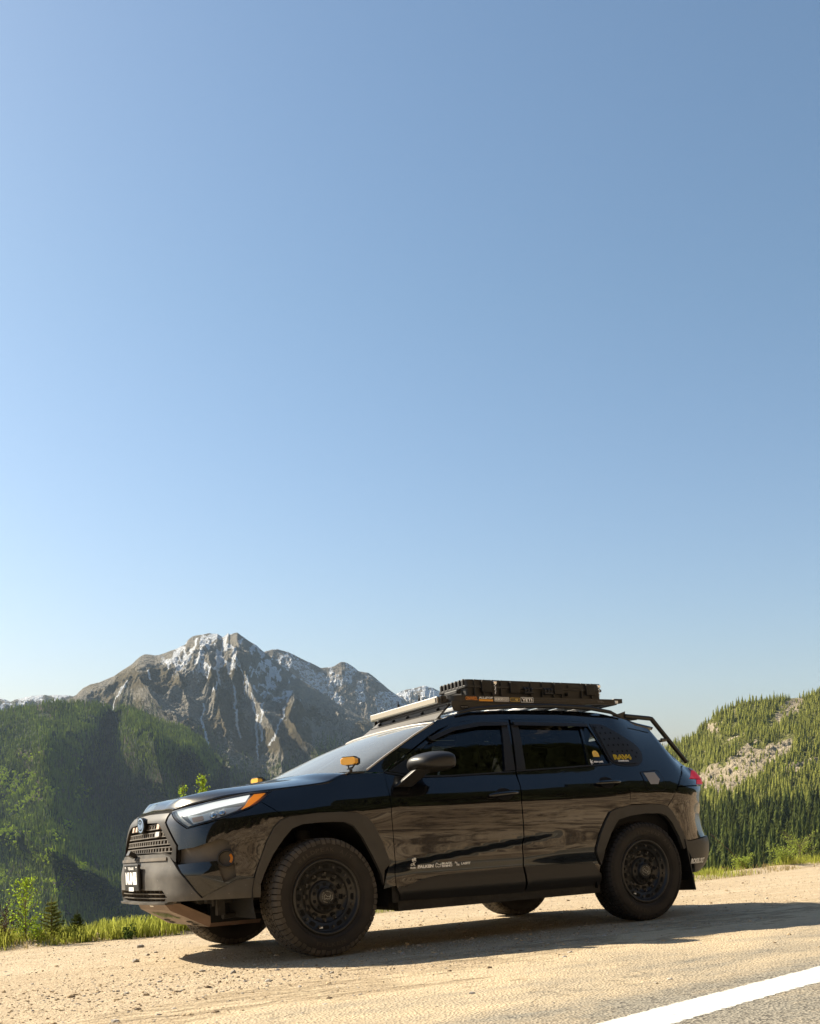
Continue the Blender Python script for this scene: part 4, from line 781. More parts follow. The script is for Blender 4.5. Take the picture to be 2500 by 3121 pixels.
FT=dict(asp=fbm(E_['PX']*.02,E_['PY']*.03,4,61),gap=fbm(E_['PX']*.03,E_['PY']*.03,3,63),tin=fbm(E_['PX']*.03,E_['PY']*.03,3,66))
for k in range(110000):
    i=rn.randint(0,nI-1); j=rn.randint(5,nJ-1); D=E_['Y'][i,j]
    if rn.rand()>(D/3700)**1.2*1.2+.15: continue
    px,py=E_['PX'][i,j],E_['PY'][i,j]
    if px>2200 or px<-2900: continue
    x=E_['X'][i,j]+rn.randn()*5; y=D+rn.randn()*4; z=E_['Z'][i,j]-1; 
    asp=px<310+70*rn.randn() and py>2300 and FT['asp'][i,j]>.47+.0007*px and rn.rand()<.9
    if FT['gap'][i,j]>.66 and rn.rand()<.7: continue
    h=(10+9*rn.rand())
    (P2 if asp else P1).append((x,y,z,h*(.62 if asp else 1.15),rn.rand()*6.28,float(np.clip(.15+.8*FT['tin'][i,j]+.2*rn.randn()-(.45*np.clip((px-230-(py-2600)*.3)/200,0,1)*np.clip((py-2290)/160,0,1)),0,1.2)),rn.randint(0,4)))  # lower right tint drops: darker spruces, with valley shade painted in
B_=MBG; nb_=B_['X'].shape; FB=np.clip(attrB(B_['PX'],B_['PY'],B_['T'],B_['d'],None,None,None)['forest'],0,1)
for k in range(30000):
    i=rn.randint(0,nb_[0]-1); j=rn.randint(8,nb_[1]-1)
    if not(300<B_['PX'][i,j]<1150) or B_['PY'][i,j]>2460 or rn.rand()>FB[i,j]*1.3-.25: continue
    P1.append((B_['X'][i,j]+rn.randn()*4,B_['Y'][i,j],B_['Z'][i,j]-1,14+8*rn.rand(),rn.rand()*6.28,float(np.clip(.1+.5*rn.rand(),0,1)),rn.randint(0,4)))
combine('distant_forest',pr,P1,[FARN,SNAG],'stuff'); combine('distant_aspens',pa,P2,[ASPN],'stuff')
# hillside on the right
def z6(P): return [(1800+p[0]/2.467,2050+p[1]/2.467) for p in P]
skyF=[(1300,2560),(1700,2400),(1980,2300)]+[(x,y+12) for x,y in z6([(600,545),(640,515),(720,475),(800,425),(850,380),(900,325),(950,285),(1050,230),(1180,190),(1350,172),(1500,165),(1600,158),(1700,140),(1727,128)])]+[(2560,2085),(2700,2040),(3000,2020),(3600,2120),(4600,2400)]
def bare(PX,PY):    # open rock and scree
    x=(PX-1800)*2.467+90*(fbm(PX*.02,PY*.03,4,101)-.5)+50*(fbm(PX*.08,PY*.10,3,102)-.5); y=(PY-2050)*2.467+70*(fbm(PX*.02,PY*.03,4,103)-.5)+60*(fbm(PX*.08,PY*.12,3,104)-.5)
    m=np.zeros_like(PX)
    for cx,cy,rx,ry,a in ((1000,800,350,95,-.30),(1150,740,330,70,-.55),(1290,660,250,85,-.45),(1100,690,200,60,-.62),(1480,300,170,45,-.70),(960,840,200,60,-.2),(1600,720,150,40,-.25),(940,440,50,45,-.8),(1120,520,120,22,-.5),(860,760,110,40,-.7)):
        u=(x-cx)*math.cos(a)+(y-cy)*math.sin(a); v=-(x-cx)*math.sin(a)+(y-cy)*math.cos(a); m=np.maximum(m,1.25-(u/rx)**2-(v/ry)**2)
    return np.clip(m,0,1)
def attrF(PX,PY,T,d,X,Y,Z):
    b=bare(PX,PY); return dict(snow=PX*0-1,forest=np.clip((PY-2440)/60,-.5,1.4)-b,grass=.95-b*1.0+1.1*(fbm(PX*.05,PY*.06,4,5)-.5))  # forest mask darkens low ground, putting the shade between trees into its colour
HROCK=rockm('hillside_rock',(.40,.33,.23),(.52,.44,.31),forest=(.020,.024,.008),grassc=(.20,.20,.06),sc=.05,bdist=7)
fo,F_=slope('hillside',skyF,[(1200,2800),(2700,2800)],1500,420,420,320,16,HROCK,1500,2680,.9,41,attr=attrF,vert=.8,gain=.6,xr=4500)
pc=[conifer(500+i,15,9,1,.15+.035*(i%3)) for i in range(6)]; nI,nJ=F_['X'].shape; C_=[]
rn=np.random.RandomState(9); taken={}
FU=dict(b=bare(F_['PX'],F_['PY']),gap=fbm(F_['PX']*.03,F_['PY']*.03,3,73),tin=fbm(F_['PX']*.05,F_['PY']*.05,2,8))
for k in range(42000):
    i=rn.randint(0,nI-1); j=rn.randint(7,nJ-2); px,py=F_['PX'][i,j],F_['PY'][i,j]
    if px<1960: 
        if rn.rand()<.8: continue
    b=float(FU['b'][i,j])
    if b>.30 and rn.rand()>.22: continue
    if FU['gap'][i,j]>.60 and rn.rand()<.6: continue
    x=F_['X'][i,j]+rn.randn()*1.5; y=F_['Y'][i,j]+rn.randn()*1.5; sp_=1.9 if py>2480 else 1.0; key=(py>2500,int(x/(3.1*sp_)),int(y/(5.0*sp_)))
    if key in taken: continue
    taken[key]=1; h=(4.5+10*rn.rand()**1.2)*(.6 if b>.2 else 1)*(1+.75*(py>2480)); C_.append((x,y,F_['Z'][i,j]-.3,h,rn.rand()*6.28,float(np.clip((.05 if py>2480 else .55)+.40*rn.rand()+.5*(FU['tin'][i,j]-.5),0,1.2)),rn.randint(0,6),px,py))  # low trees get a lower tint, adding to their painted shade
cx=lambda c: 1250+(c[0]-CW.x)/(c[1]-CW.y)*3208
vis=[c for c in C_ if 2070<cx(c)<2510]; vis.sort(key=lambda c:-c[3]/(c[1]-CW.y)); 
def top_py(c): return 2400-(c[2]+c[3]-CW.z)/(c[1]-CW.y)*3208
near=[c for c in vis if top_py(c)<2690][:300]; ns=set(id(c) for c in near); rest=[c for c in C_ if id(c) not in ns]
HD=leafm('shaded_conifer',(.060,.072,.018),.04,.95)  # lower belt's shade put into a darker copy of the needle colour
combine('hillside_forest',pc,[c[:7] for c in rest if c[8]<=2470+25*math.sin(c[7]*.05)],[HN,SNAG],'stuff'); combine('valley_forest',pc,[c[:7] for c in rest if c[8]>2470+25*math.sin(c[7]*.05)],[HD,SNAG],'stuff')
cm=[]
for i,p in enumerate(pc):
    for tv in (0,1,2):
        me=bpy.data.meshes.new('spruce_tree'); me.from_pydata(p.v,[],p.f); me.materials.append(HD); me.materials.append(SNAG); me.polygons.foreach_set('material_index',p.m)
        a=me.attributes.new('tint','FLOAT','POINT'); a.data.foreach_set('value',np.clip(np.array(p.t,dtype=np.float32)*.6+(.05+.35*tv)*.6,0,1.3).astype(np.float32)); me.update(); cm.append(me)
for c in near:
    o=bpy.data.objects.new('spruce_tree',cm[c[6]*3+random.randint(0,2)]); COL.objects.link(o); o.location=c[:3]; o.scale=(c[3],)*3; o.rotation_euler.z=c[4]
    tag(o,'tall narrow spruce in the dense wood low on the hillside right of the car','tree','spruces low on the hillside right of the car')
# yellow-green broadleaf shrubs on the scree
P3=[]
for k in range(260):
    i=rn.randint(0,nI-1); j=rn.randint(20,nJ-2); px,py=F_['PX'][i,j],F_['PY'][i,j]
    if 2060<px<2500 and float(bare(np.array([px]),np.array([py]))[0])>.1 and py>2330: P3.append((F_['X'][i,j],F_['Y'][i,j],F_['Z'][i,j]-.5,3+3*rn.rand(),0,.6+.4*rn.rand(),rn.randint(0,4)))
if P3: combine('hillside_scrub',pa,P3,[ASPN],'stuff')
# ---------------------------------------------------------------- the cut bank and wood across the road (behind the camera; seen in the paint and glass)
def bankm():
    m=bpy.data.materials.new('cut_bank_rock'); n,b,L=nodes(m); tc=N_(n,'ShaderNodeTexCoord').outputs['Object']
    a=noise_(n,L,tc,.25,8,.65,(1,1,2.5)); f=noise_(n,L,tc,2.0,7,.7,(.6,.6,2.2)); c=ramp_(n,L,a,[(.3,(.18,.12,.075)),(.5,(.46,.34,.22)),(.7,(.66,.52,.37))]); c=mix_(n,L,map_(n,L,f,.46,.58,0,.9),c,(.05,.032,.02))
    g=N_(n,'ShaderNodeAttribute'); g.attribute_name='grass'; c=mix_(n,L,g.outputs['Fac'],c,(.022,.024,.010)); L(c,b.inputs['Base Color']); b.inputs['Roughness'].default_value=.95; L(bump_(n,L,f,1,.25),b.inputs['Normal']); return m
qa=np.linspace(-150,150,300); qq=np.concatenate([np.linspace(0,40,100),np.linspace(41,125,90)]); A,Q=np.meshgrid(qa,qq,indexing='ij')
edge=17+5*(fbm(A*.05,A*0,3,91)-.5)*2
H=np.where(Q<edge,Q*.60,edge*.60+(Q-edge)*1.12)+(ridged(A*.10+Q*.03,Q*.16,5,93)-.5)*3.2*np.clip(Q/4,0,1)
TT=9.2+Q; BX=RP.x+A*RA.x+TT*RN.x; BY=RP.y+A*RA.y+TT*RN.y
gridobj('cut_bank',BX,BY,H-.05,bankm(),CAR.copy(),attrs=dict(grass=np.clip((Q-edge)/2,0,1)))
pb_=[conifer(600+i,10,7,1,.15) for i in range(4)]; P4=[]
upc=R3.transposed()@Vector((0,0,1))
for k in range(9000):
    i=rn.randint(0,299); j=rn.randint(30,189)
    if Q[i,j]<edge[i,j]-1 or abs(qa[i])>140: continue
    p=R3@Vector((BX[i,j],BY[i,j],H[i,j])); P4.append((p.x,p.y,p.z-.3,6+6*rn.rand(),rn.rand()*6,rn.rand(),rn.randint(0,4)))
combine('roadside_wood',pb_,P4,[WN,SNAG],'stuff')
# ---------------------------------------------------------------- air
hz=bpy.data.materials.new('haze'); hz.use_nodes=True; n=hz.node_tree; n.nodes.clear(); o=N_(n,'ShaderNodeOutputMaterial'); v=N_(n,'ShaderNodeVolumePrincipled'); v.inputs['Color'].default_value=(.62,.80,1,1); v.inputs['Density'].default_value=HAZE; v.inputs['Anisotropy'].default_value=.0; n.links.new(v.outputs[0],o.inputs['Volume'])
zs=[o.matrix_world@Vector(c) for o in COL.objects if o.type=='MESH' and o.name.split('.')[0] in('mountain','far_mountain','snowy_peak','far_ridge','wooded_slope','hillside','ground','cut_bank','terrain') for c in o.bound_box]
lo=[min(p[k] for p in zs) for k in range(3)]; hi=[max(p[k] for p in zs) for k in range(3)]
if HAZE>0:
    b=MB(); b.bbox((lo[0]-50,lo[1]-50,lo[2]-1),(hi[0]+50,hi[1]+50,hi[2]+30)); tag(b.build('haze',hz),None,None,None,'stuff')
# ---------------------------------------------------------------- the car
def T_(k): return list(TR[k])
def mirror_full(half): return half+[(-s,z) for s,z in half[::-1] if s>1e-6]
car=empty('car','black off-road SUV with a roof rack and black wheels parked on the gravel','car')
def both(fn):
    for sd in (-1,1): fn(sd)
SIDEP=[(4.08,1.205),(4.13,1.15),(4.16,1.06),(4.17,.98),(4.155,.885),(4.34,.885),(4.46,.88),(4.54,.86),(4.66,.97),(4.69,1.01),(4.74,1.055),(4.84,1.13),(4.93,1.182),(5.08,1.195),(5.04,1.29),(4.97,1.36),(4.88,1.44),(4.85,1.508),(4.6,1.535),(4.52,1.575),(4.316,1.60),(4.2,1.624),(3.954,1.638),(3.674,1.642),(3.304,1.632),(3.033,1.62),(2.848,1.596),(2.70,1.552),(2.582,1.508),(2.41,1.42),(2.27,1.342),(2.14,1.27),(1.969,1.170),(2.09,1.164)]
GH=[(2.25,1.26),(2.52,1.42),(2.62,1.47),(2.74,1.512),(2.86,1.535),(2.98,1.548),(3.26,1.556),(3.63,1.555),(3.99,1.545),(4.035,1.52),(4.06,1.36)]
def side_panels(sd):
    P=shell('body_side',smoothp(SIDEP[:])+GH if False else SIDEP+GH,PAINT,car,sd,gap=.001,h=.03)
    shell('front_fender',TR['fender'],PAINT,car,sd,h=.03)
    # bumper cover with the opening for the lamp duct
    cov=[(.67,.85),(.425,.962),(.43,.90),(.51,.83),(.595,.75),(.595,.64),(.68,.54),(.78,.42)]+TR['bumper_cover'][10:22]
    duct=TR['duct']
    bc=shell('bumper_cover',cov,PAINT,car,sd,h=.03,holes=[duct])
    dp=shell('lamp_duct',[(s,z) for s,z in inset(duct,-.012)],GRIL,bc,sd,off=-.035,thick=.0,gap=0)
    # fog lamp pod: ring and amber lens
    c=Vector(hull(.947,.653,-.02,sd)); n=hnorm(.947,.653,sd); up=Vector((0,0,1)); u=n.cross(up).normalized(); w=u.cross(n)
    def P3(r,a,d): return c+u*(r*math.cos(a))+w*(r*math.sin(a))+n*d
    m=MB(); N=24; prof=[(.055,.0),(.052,.022),(.044,.020),(.040,-.03)]
    V=[P3(r,2*math.pi*k/N,d) for k in range(N) for r,d in prof]
    m.add(V,[(k*4+j,((k+1)%N)*4+j,((k+1)%N)*4+j+1,k*4+j+1) for k in range(N) for j in range(3)],0,True)
    m.add([P3(.041,2*math.pi*k/N,-.018) for k in range(N)],[tuple(range(N))],1)
    fl=m.build('fog_lamp',[PLAS,DARK],bc)
    m=MB(); A=[math.radians(a) for a in range(-48,49,12)]; o_=sd*-1
    V=[P3(.040,(math.pi-a if sd<0 else a),-.012) for a in A]+[P3(.024,(math.pi-a if sd<0 else a),-.010) for a in A]
    k=len(A); m.add(V,[(i,i+1,k+i+1,k+i) for i in range(k-1)],0); m.build('amber_lens',AMBERF,fl)
    # headlamp
    H=TR['headlight']; hl=shell('headlight',H,LAMPB,car,sd,off=-.040,thick=0,gap=0)
    shell('lamp_housing',H,PLAS,hl,sd,off=.0,thick=.05,gap=.001,holes=[inset(H,.010)])
    shell('light_strip',TR['hl_strip'],STRIPG,hl,sd,off=-.014,thick=.015,gap=.001)
    shell('edge_strip',TR['hl_edge'],LENSW,hl,sd,off=-.010,thick=.02,gap=.001)
    shell('fan_reflector',TR['hl_fan'],PEACH,hl,sd,off=-.024,thick=.01,gap=.001)
    shell('turn_signal',TR['hl_amber'],AMBER,hl,sd,off=-.008,thick=.02,gap=.001)
    lower=[(.70,.875),(.9,.905),(1.03,.945),(1.07,.97),(.93,.962),(.75,.93),(.62,.93)]
    shell('reflector',lower,REFL,hl,sd,off=-.032,thick=0,gap=0)
    for s,z in TR['hl_proj']:
        c=Vector(hull(s,z,-.024,sd)); n=hnorm(s,z,sd); u=n.cross(up).normalized(); w=u.cross(n); m=MB(); N=20
        pr=[(.024,0),(.022,.010),(.018,.010),(.012,.014),(0.001,.016)]
        V=[c+u*(r*math.cos(2*math.pi*k/N))+w*(r*math.sin(2*math.pi*k/N))+n*d for k in range(N) for r,d in pr]
        m.add(V,[(k*5+j,((k+1)%N)*5+j,((k+1)%N)*5+j+1,k*5+j+1) for k in range(N) for j in range(4)],0,True); m.build('projector',CHROME,hl)
    shell('clear_cover',H,GLENS,hl,sd,off=.003,thick=0,gap=.002)
    # doors
    gf=smoothp(TR['glass_front'],1,60)
    fd=shell('front_door',TR['door_front'],PAINT,car,sd,h=.017,holes=[inset(gf,-.004)])
    shell('window',gf,GTINT,fd,sd,off=-.012,thick=0,gap=-.006)
    shell('pillar_trim',TR['bp1'],PLAS,fd,sd,off=.005,thick=.012,gap=.001)
    shell('wind_deflector',[(2.505,1.408),(2.73,1.487),(2.97,1.530),(3.235,1.535),(3.235,1.508),(2.98,1.50),(2.74,1.462),(2.53,1.385)],PLAS,fd,sd,off=.022,thick=.02,gap=0)
    shell('belt_moulding',TR['belt1'],PLAS,fd,sd,off=.006,thick=.012,gap=0)
    shell('lower_cladding',TR['clad_door_f'],PLAS,fd,sd,off=.010,thick=.015,gap=.004)
    tri=[(2.13,1.172),(2.30,1.262),(2.29,1.148)]
    shell('mirror_sail',tri,PLAS,fd,sd,off=.002,thick=.012,gap=.002)
    gr=TR['glass_rear']; gv=TR['glass_vent']; gr=[(3.325,1.532),(3.92,1.532),(4.0,1.235),(3.962,1.21),(3.30,1.193)] if False else gr
    rd=shell('rear_door',TR['door_rear'],PAINT,car,sd,h=.017,holes=[inset(gr,-.004),inset(gv,-.004)])
    shell('window',gr,GTINT,rd,sd,off=-.012,thick=0,gap=-.006)
    vt=shell('vent_window',gv,GTINT,rd,sd,off=-.012,thick=0,gap=-.006)
    shell('pillar_trim',TR['bp2'],PLAS,rd,sd,off=.005,thick=.012,gap=.001)
    shell('wind_deflector',[(3.285,1.535),(3.985,1.530),(3.985,1.505),(3.285,1.508)],PLAS,rd,sd,off=.022,thick=.02,gap=0)
    shell('belt_moulding',TR['belt2'],PLAS,rd,sd,off=.006,thick=.012,gap=0)
    shell('lower_cladding',TR['clad_door_r'],PLAS,rd,sd,off=.010,thick=.015,gap=.004)
    # handles
    for nm,par in (('handleF',fd),('handleR',rd)):
        a,b,t1,t2,l1,l2=TR[nm]; zc=(a[1]+b[1])/2; sc=(t1[0]+t2[0])/2
        m=MB(); N=20; cup=[(sc+.072*math.cos(2*math.pi*k/N),zc-.002+.045*math.sin(2*math.pi*k/N)) for k in range(N)]
        h_=MB(); q=10; S=[a[0]+(b[0]-a[0])*i/q for i in range(q+1)]
        V=[];R=[(-1,-.4),(-.7,.8),(.5,1),(1,.3),(.7,-.6)]
        for i,s in enumerate(S):
            e=abs(i/q-.5)*2; k=1-.45*e**4; z0=a[1]+(b[1]-a[1])*i/q
            for u,d in R: V.append(hull(s,z0+u*.0155*k,.030+d*.012*k-.016*e**3,sd))
        F=[(i*5+j,i*5+(j+1)%5,(i+1)*5+(j+1)%5,(i+1)*5+j) for i in range(q) for j in range(5)]+[tuple(range(5)),tuple(q*5+j for j in range(5))]
        h_.add(V,F,0,True); ho=h_.build('door_handle',PAINT,par)
        shell('handle_recess',cup,DARK,par,sd,off=.002,thick=0,gap=0)
    # arch cladding: face, inner lip
    for P,nm in (('archF','wheel_arch_cladding'),('archR','wheel_arch_cladding')):
        shell(nm,TR[P],CLAD,car,sd,off=.016,thick=.030,gap=.001,h=.03)
    # rear quarter details
    lv=smoothp(TR['louver'],2,75)
    lp=shell('louvre_panel',lv,PLAS,car,sd,off=.010,thick=.02,gap=0,h=.02)
    shell('panel_border',inset(lv,-.020),PLAS,lp,sd,off=.004,thick=.006,gap=0,holes=[inset(lv,-.002)])
    for s,z in TR['louver_holes']:
        c=[(s+.0085*math.cos(k*math.pi/6),z+.0085*math.sin(k*math.pi/6)) for k in range(12)]
        shell('hole',c,DARK,lp,sd,off=.0125,thick=0,gap=0)
    fc=TR['fuel']; ff=shell('fuel_flap',fc,PAINT,car,sd,off=.003,thick=.02,gap=0)
    shell('flap_gap',inset(fc,-.006),DARK,ff,sd,off=.0012,thick=0,gap=0)
    if sd<0: shell('flap_sticker',TR['fuel_in'],GREY,ff,sd,off=.0045,thick=0,gap=0)
    TL=[(4.70,1.015),(4.75,1.06),(4.85,1.135),(4.93,1.178),(5.10,1.180),(5.31,1.165),(5.32,1.10),(5.29,1.035),(5.10,1.025)]
    tl=shell('tail_light',TL,PAINT,car,sd,off=.012,thick=.04,gap=.001,h=.025)
    shell('red_lens',[(4.90,1.078),(5.0,1.110),(5.065,1.138),(5.10,1.152),(5.30,1.150),(5.30,1.078)],RED,tl,sd,off=.017,thick=.008,gap=0)
    shell('upper_lens',[(5.075,1.146),(5.10,1.174),(5.30,1.160),(5.30,1.152),(5.10,1.154)],REDD,tl,sd,off=.0165,thick=.008,gap=0)
    shell('edge_lens',[(5.06,1.073),(5.30,1.073),(5.27,1.036),(4.99,1.032)],RED,tl,sd,off=.0165,thick=.008,gap=0)
    rb=[(4.70,1.010),(5.10,1.022),(5.22,1.035),(5.26,.95),(5.20,.72),(5.18,.62),(4.99,.605),(4.77,.585),(4.71,.60),(4.66,.70),(4.58,.81),(4.545,.86)]
    shell('rear_bumper_cover',rb,PAINT,car,sd,h=.03)
    cr=[(4.68,.595),(4.77,.58),(4.99,.60),(5.20,.615),(5.45,.62),(SMAX,.62),(SMAX,.34),(5.2,.335),(4.95,.325),(4.86,.36),(4.74,.50)]
    rc=shell('rear_bumper_cladding',cr,CLAD,car,sd,off=.010,thick=.03,gap=0)
    if sd<0:
        m=MB(); lettering(m,'ROKBLOKZ',lambda u,v: hull(u,v,.0115,-1),4.775,.400,.225,.042,.07,.012); 
        for i,p in enumerate(m.v): pass
        m.build('lettering',WHITE,rc)
    # stamped seam on the rear pillar
    m=MB(); m.tube([hull(4.45,1.505,.001,sd),hull(4.60,1.49,.001,sd),hull(4.74,1.475,.001,sd)],.003,6); m.build('pillar_seam',DARK,car)
both(side_panels)
# ---- front face
gh=[(0,.915),(.29,.905),(.35,.885),(.42,.835),(.50,.775),(.545,.73),(.535,.69),(.44,.708),(.27,.718),(0,.722)]
so_=[(0,.972),(.41,.962),(.42,.90),(.50,.83),(.585,.75),(.59,.645),(.53,.674),(.44,.702),(.27,.712),(0,.716)]
GO=mirror_full(gh)
gs=shell('grille_surround',mirror_full(so_),FRAME,car,-1,off=.006,thick=.06,gap=.001,h=.03,holes=[GO])
gl=shell('grille',inset(GO,-.01),DARK,car,-1,off=-.07,thick=0,gap=0)
m=MB()
def hbar(z,s0,s1,off,hh,dd,step=.05,m_=0):
    n=max(2,int((s1-s0)/step)); V=[]
    for i in range(n+1):
        s=s0+(s1-s0)*i/n
        for zz,oo in ((z-hh/2,off-dd),(z-hh/2,off),(z+hh/2,off),(z+hh/2,off-dd)): V.append(hull(s,zz,oo,-1))
    m.add(V,[(i*4+j,i*4+(j+1)%4,(i+1)*4+(j+1)%4,(i+1)*4+j) for i in range(n) for j in range(4)]+[(0,1,2,3),(4*n,4*n+1,4*n+2,4*n+3)],m_)
def gw(z):   # half width of the opening at height z
    P=gh; best=0
    for i in range(len(P)-1):
        (a,b),(c,d)=P[i],P[i+1]
        if (b-z)*(d-z)<=0 and abs(b-d)>1e-6: best=max(best,a+(c-a)*(z-b)/(d-b))
    return best
for zc in (.882,.830,.779,.731):
    w=gw(zc)-.005
    for dz in (.0145,-.0145): hbar(zc+dz,-w,w,-.010,.0065,.03)
    k=int(w/.050)
    for i in range(-k,k+1):
        s=i*.050+(.025 if zc in(.830,.731) else 0)
        if abs(s)>w-.02: continue
        hbar(zc,s-.008,s+.008,-.012,.024,.028,.02)
for i in range(-8,9): hbar(.815,i*.062-.002,i*.062+.002,-.035,.19,.02,.02)
m.build('mesh_bars',GRIL,gl)
for s in (.31,-.15,.40,-.24):    # small marker lamps in the top row
    m=MB(); hbar(.882,s-.022,s+.022,.004,.032,.03,.02); m.build('marker_lamp',WHITE if False else PEACH,gl)
m=MB(); hbar(.832,.275,.345,.002,.034,.01,.02); bd=m.build('badge_plate',GREY,gl)
m=MB()
for i in range(5): 
    s=.283+i*.0125
    m.add([hull(s,.818,.004,-1),hull(s+.007,.818,.004,-1),hull(s+.009,.846,.004,-1),hull(s+.002,.846,.004,-1)],[(0,1,2,3)])
m.build('badge_marks',WHITE,bd)
# emblem
ec=Vector((-2.262,0,.905)); m=MB(); N=40
def ell(a,b,x,y0=0,z0=0): return [(x,y0+a*math.cos(2*math.pi*k/N),ec.z+z0+b*math.sin(2*math.pi*k/N)) for k in range(N)]
rings=[ell(.055,.040,-2.19),ell(.072,.053,-2.225),ell(.078,.058,-2.236),ell(.066,.048,-2.239)]
m.add(sum(rings,[]),[(j*N+k,j*N+(k+1)%N,(j+1)*N+(k+1)%N,(j+1)*N+k) for j in range(3) for k in range(N)],0,True)
em=m.build('emblem',[PLAS],gs)
m=MB(); m.add(ell(.066,.048,-2.2395),[tuple(range(N))]); m.build('emblem_back',mat('emblem_blue',(.40,.52,.72),.3,.3),em)
m=MB()
def ering(a,b,a2,b2,y0,z0,x=-2.242):
    A=ell(a,b,x,y0,z0); B=ell(a2,b2,x,y0,z0); m.add(A+B,[(k,(k+1)%N,N+(k+1)%N,N+k) for k in range(N)])
ering(.078,.058,.069,.050,0,0,-2.2400); ering(.056,.038,.047,.031,0,0); ering(.017,.036,.010,.029,0,.0); ering(.040,.014,.033,.008,0,.020,-2.2425); m.build('emblem_marks',CHROME,em)
# lower bumper with intake and plate
cf=[(0,.706),(.27,.706),(.44,.702),(.533,.679),(.588,.633),(.684,.539),(.784,.42),(1.01,.52),(1.112,.524),(1.148,.481),(1.145,.405),(.779,.408),(.514,.405),(.483,.392),(.29,.388),(0,.386)]
it=[(0,.478),(.463,.477),(.485,.457),(.512,.433),(.472,.406),(0,.403)]
fb=shell('front_bumper_cladding',mirror_full(cf),CLAD,car,-1,off=.012,thick=.07,gap=0,h=.03,holes=[mirror_full(it)])
ink=shell('lower_intake',inset(mirror_full(it),-.02),DARK,fb,-1,off=-.09,thick=0,gap=0)
m=MB()
for z in (.453,.425): hbar(z,-.49,.49,.0,.006,.035)
for i in range(-6,7): hbar(.440,i*.075-.002,i*.075+.002,-.012,.07,.03,.02)
m.build('intake_slats',GRIL,ink)
m=MB(); hbar(.392,-.50,.50,.030,.012,.06); m.build('chin_lip',CLAD,fb)
m=MB(); hbar(.672,-.50,.50,.020,.020,.05); m.build('bumper_ledge',GRIL,fb)
# number plate
pl=MB(); pl.bbox((-2.315,-.160,.476),(-2.297,.160,.648)); pl.bbox((-2.298,-.10,.50),(-2.25,.10,.62)); plo=pl.build('number_plate',PLAS,car,bevel=.004)
f=lambda u,v: (-2.3465,u,v)
def platefn(u,v): return (-2.3165,.150-u,v)
m=MB(); m.prism(rrect(.0,.492,.30,.640,.01),lambda u,v,d:(-2.3155-d,.150-u,v),0,.0005); m.build('plate_sheet',PLAS,plo)
m=MB(); lettering(m,'TEXAS',platefn,.085,.613,.13,.018,.02); 
for u in (.008,.262): lettering(m,'*',platefn,u,.61,.03,.026,.04)
lettering(m,'NUNEI',platefn,.022,.516,.255,.082,.07); m.build('lettering',WHITE,plo)
m=MB(); m.add([platefn(.09,.474),platefn(.20,.474),platefn(.20,.500),platefn(.09,.500)],[(0,1,2,3)]); m.build('plate_sticker',WHITE,plo)
# tow strap and camera stub on the bumper ledge
m=MB(); m.box((-2.30,.02,.712),(.05,.06,.03),Matrix.Rotation(.5,3,'Y')); m.tube([(-2.27,.0,.70),(-2.29,-.02,.675),(-2.27,-.05,.672)],.006,6); m.build('tow_strap',PLAS,fb)
# ---- hood, windscreen, roof
def curve(P,t):
    P=[Vector(p) for p in P]; L=[0]
    for i in range(1,len(P)): L.append(L[-1]+(P[i]-P[i-1]).length)
    x=t*L[-1]; i=min(len(P)-2,max(0,bisect.bisect_right(L,x)-1)); k=(x-L[i])/(L[i+1]-L[i])
    a=P[i-1] if i else P[0]*2-P[1]; d=P[i+2] if i+2<len(P) else P[-1]*2-P[-2]
    return Vector(_cr(a[c],P[i][c],P[i+1][c],d[c],k) for c in range(3))
def coons(side,front,back,center,nu,nv,extra=None):
    """half surface from the side edge (v=0) to the centre line (v=1), mirrored; u from front to back"""
    G=[]
    for i in range(nu+1):
        u=i/nu; row=[]
        for j in range(-nv,nv+1):
            v=1-abs(j)/nv; S=curve(side,u); C=curve(center,u); F=curve(front,1-v); B=curve(back,1-v)   # front/back run centre -> side
            Fs=curve(front,1);Fc=curve(front,0);Bs=curve(back,1);Bc=curve(back,0)
            p=S*(1-v)+C*v+F*(1-u)+B*u-(Fs*(1-u)*(1-v)+Bs*u*(1-v)+Fc*(1-u)*v+Bc*u*v)
            if extra: p=p+Vector(extra(u,v))
            if j>0: p.y=-p.y
            row.append(p)
        G.append(row)
    return G
def gridmesh(name,G,m,parent,thick=0,edge=True):
    b=MB(); n=len(G); k=len(G[0]); b.add([p for r in G for p in r],[(i*k+j,i*k+j+1,(i+1)*k+j+1,(i+1)*k+j) for i in range(n-1) for j in range(k-1)],0,True)
    o=b.build(name,m,parent)
    if o.data.polygons and sum(p.normal.z for p in o.data.polygons)<0: o.data.flip_normals()
    if thick:
        s=o.modifiers.new('solid','SOLIDIFY'); s.thickness=thick; s.offset=-1
    return o
HC=[(.40,.985),(.72,1.020),(1.00,1.046),(1.29,1.067),(1.48,1.084),(1.62,1.098),(1.70,1.112),(1.78,1.145),(1.85,1.162)]
HS=[hull(s,z+.002,.0,-1) for s,z in HC]
HF=[hull(s,.985,.004,-1) for s in (0,.1,.2,.3,.40)]
HB=[(-1.235,0,1.200),(-1.23,-.25,1.198),(-1.20,-.5,1.190),(-1.14,-.7,1.176),HS[-1]]
HCen=[HF[0],(-2.12,0,1.030),(-1.95,0,1.075),(-1.7,0,1.123),(-1.45,0,1.165),(-1.235,0,1.200)]
def hx(u,v):
    r=min(1,u/.12); c=math.exp(-((v-.30)/.17)**2); c2=max(0,1-((v)/.12))
    return (0,0,.028*r*c*(1-.9*u)+.018*r*min(1,v/.12)*(1-u))
hood=gridmesh('hood',coons(HS,HF,HB,HCen,40,28,hx),PAINT,car,.02)
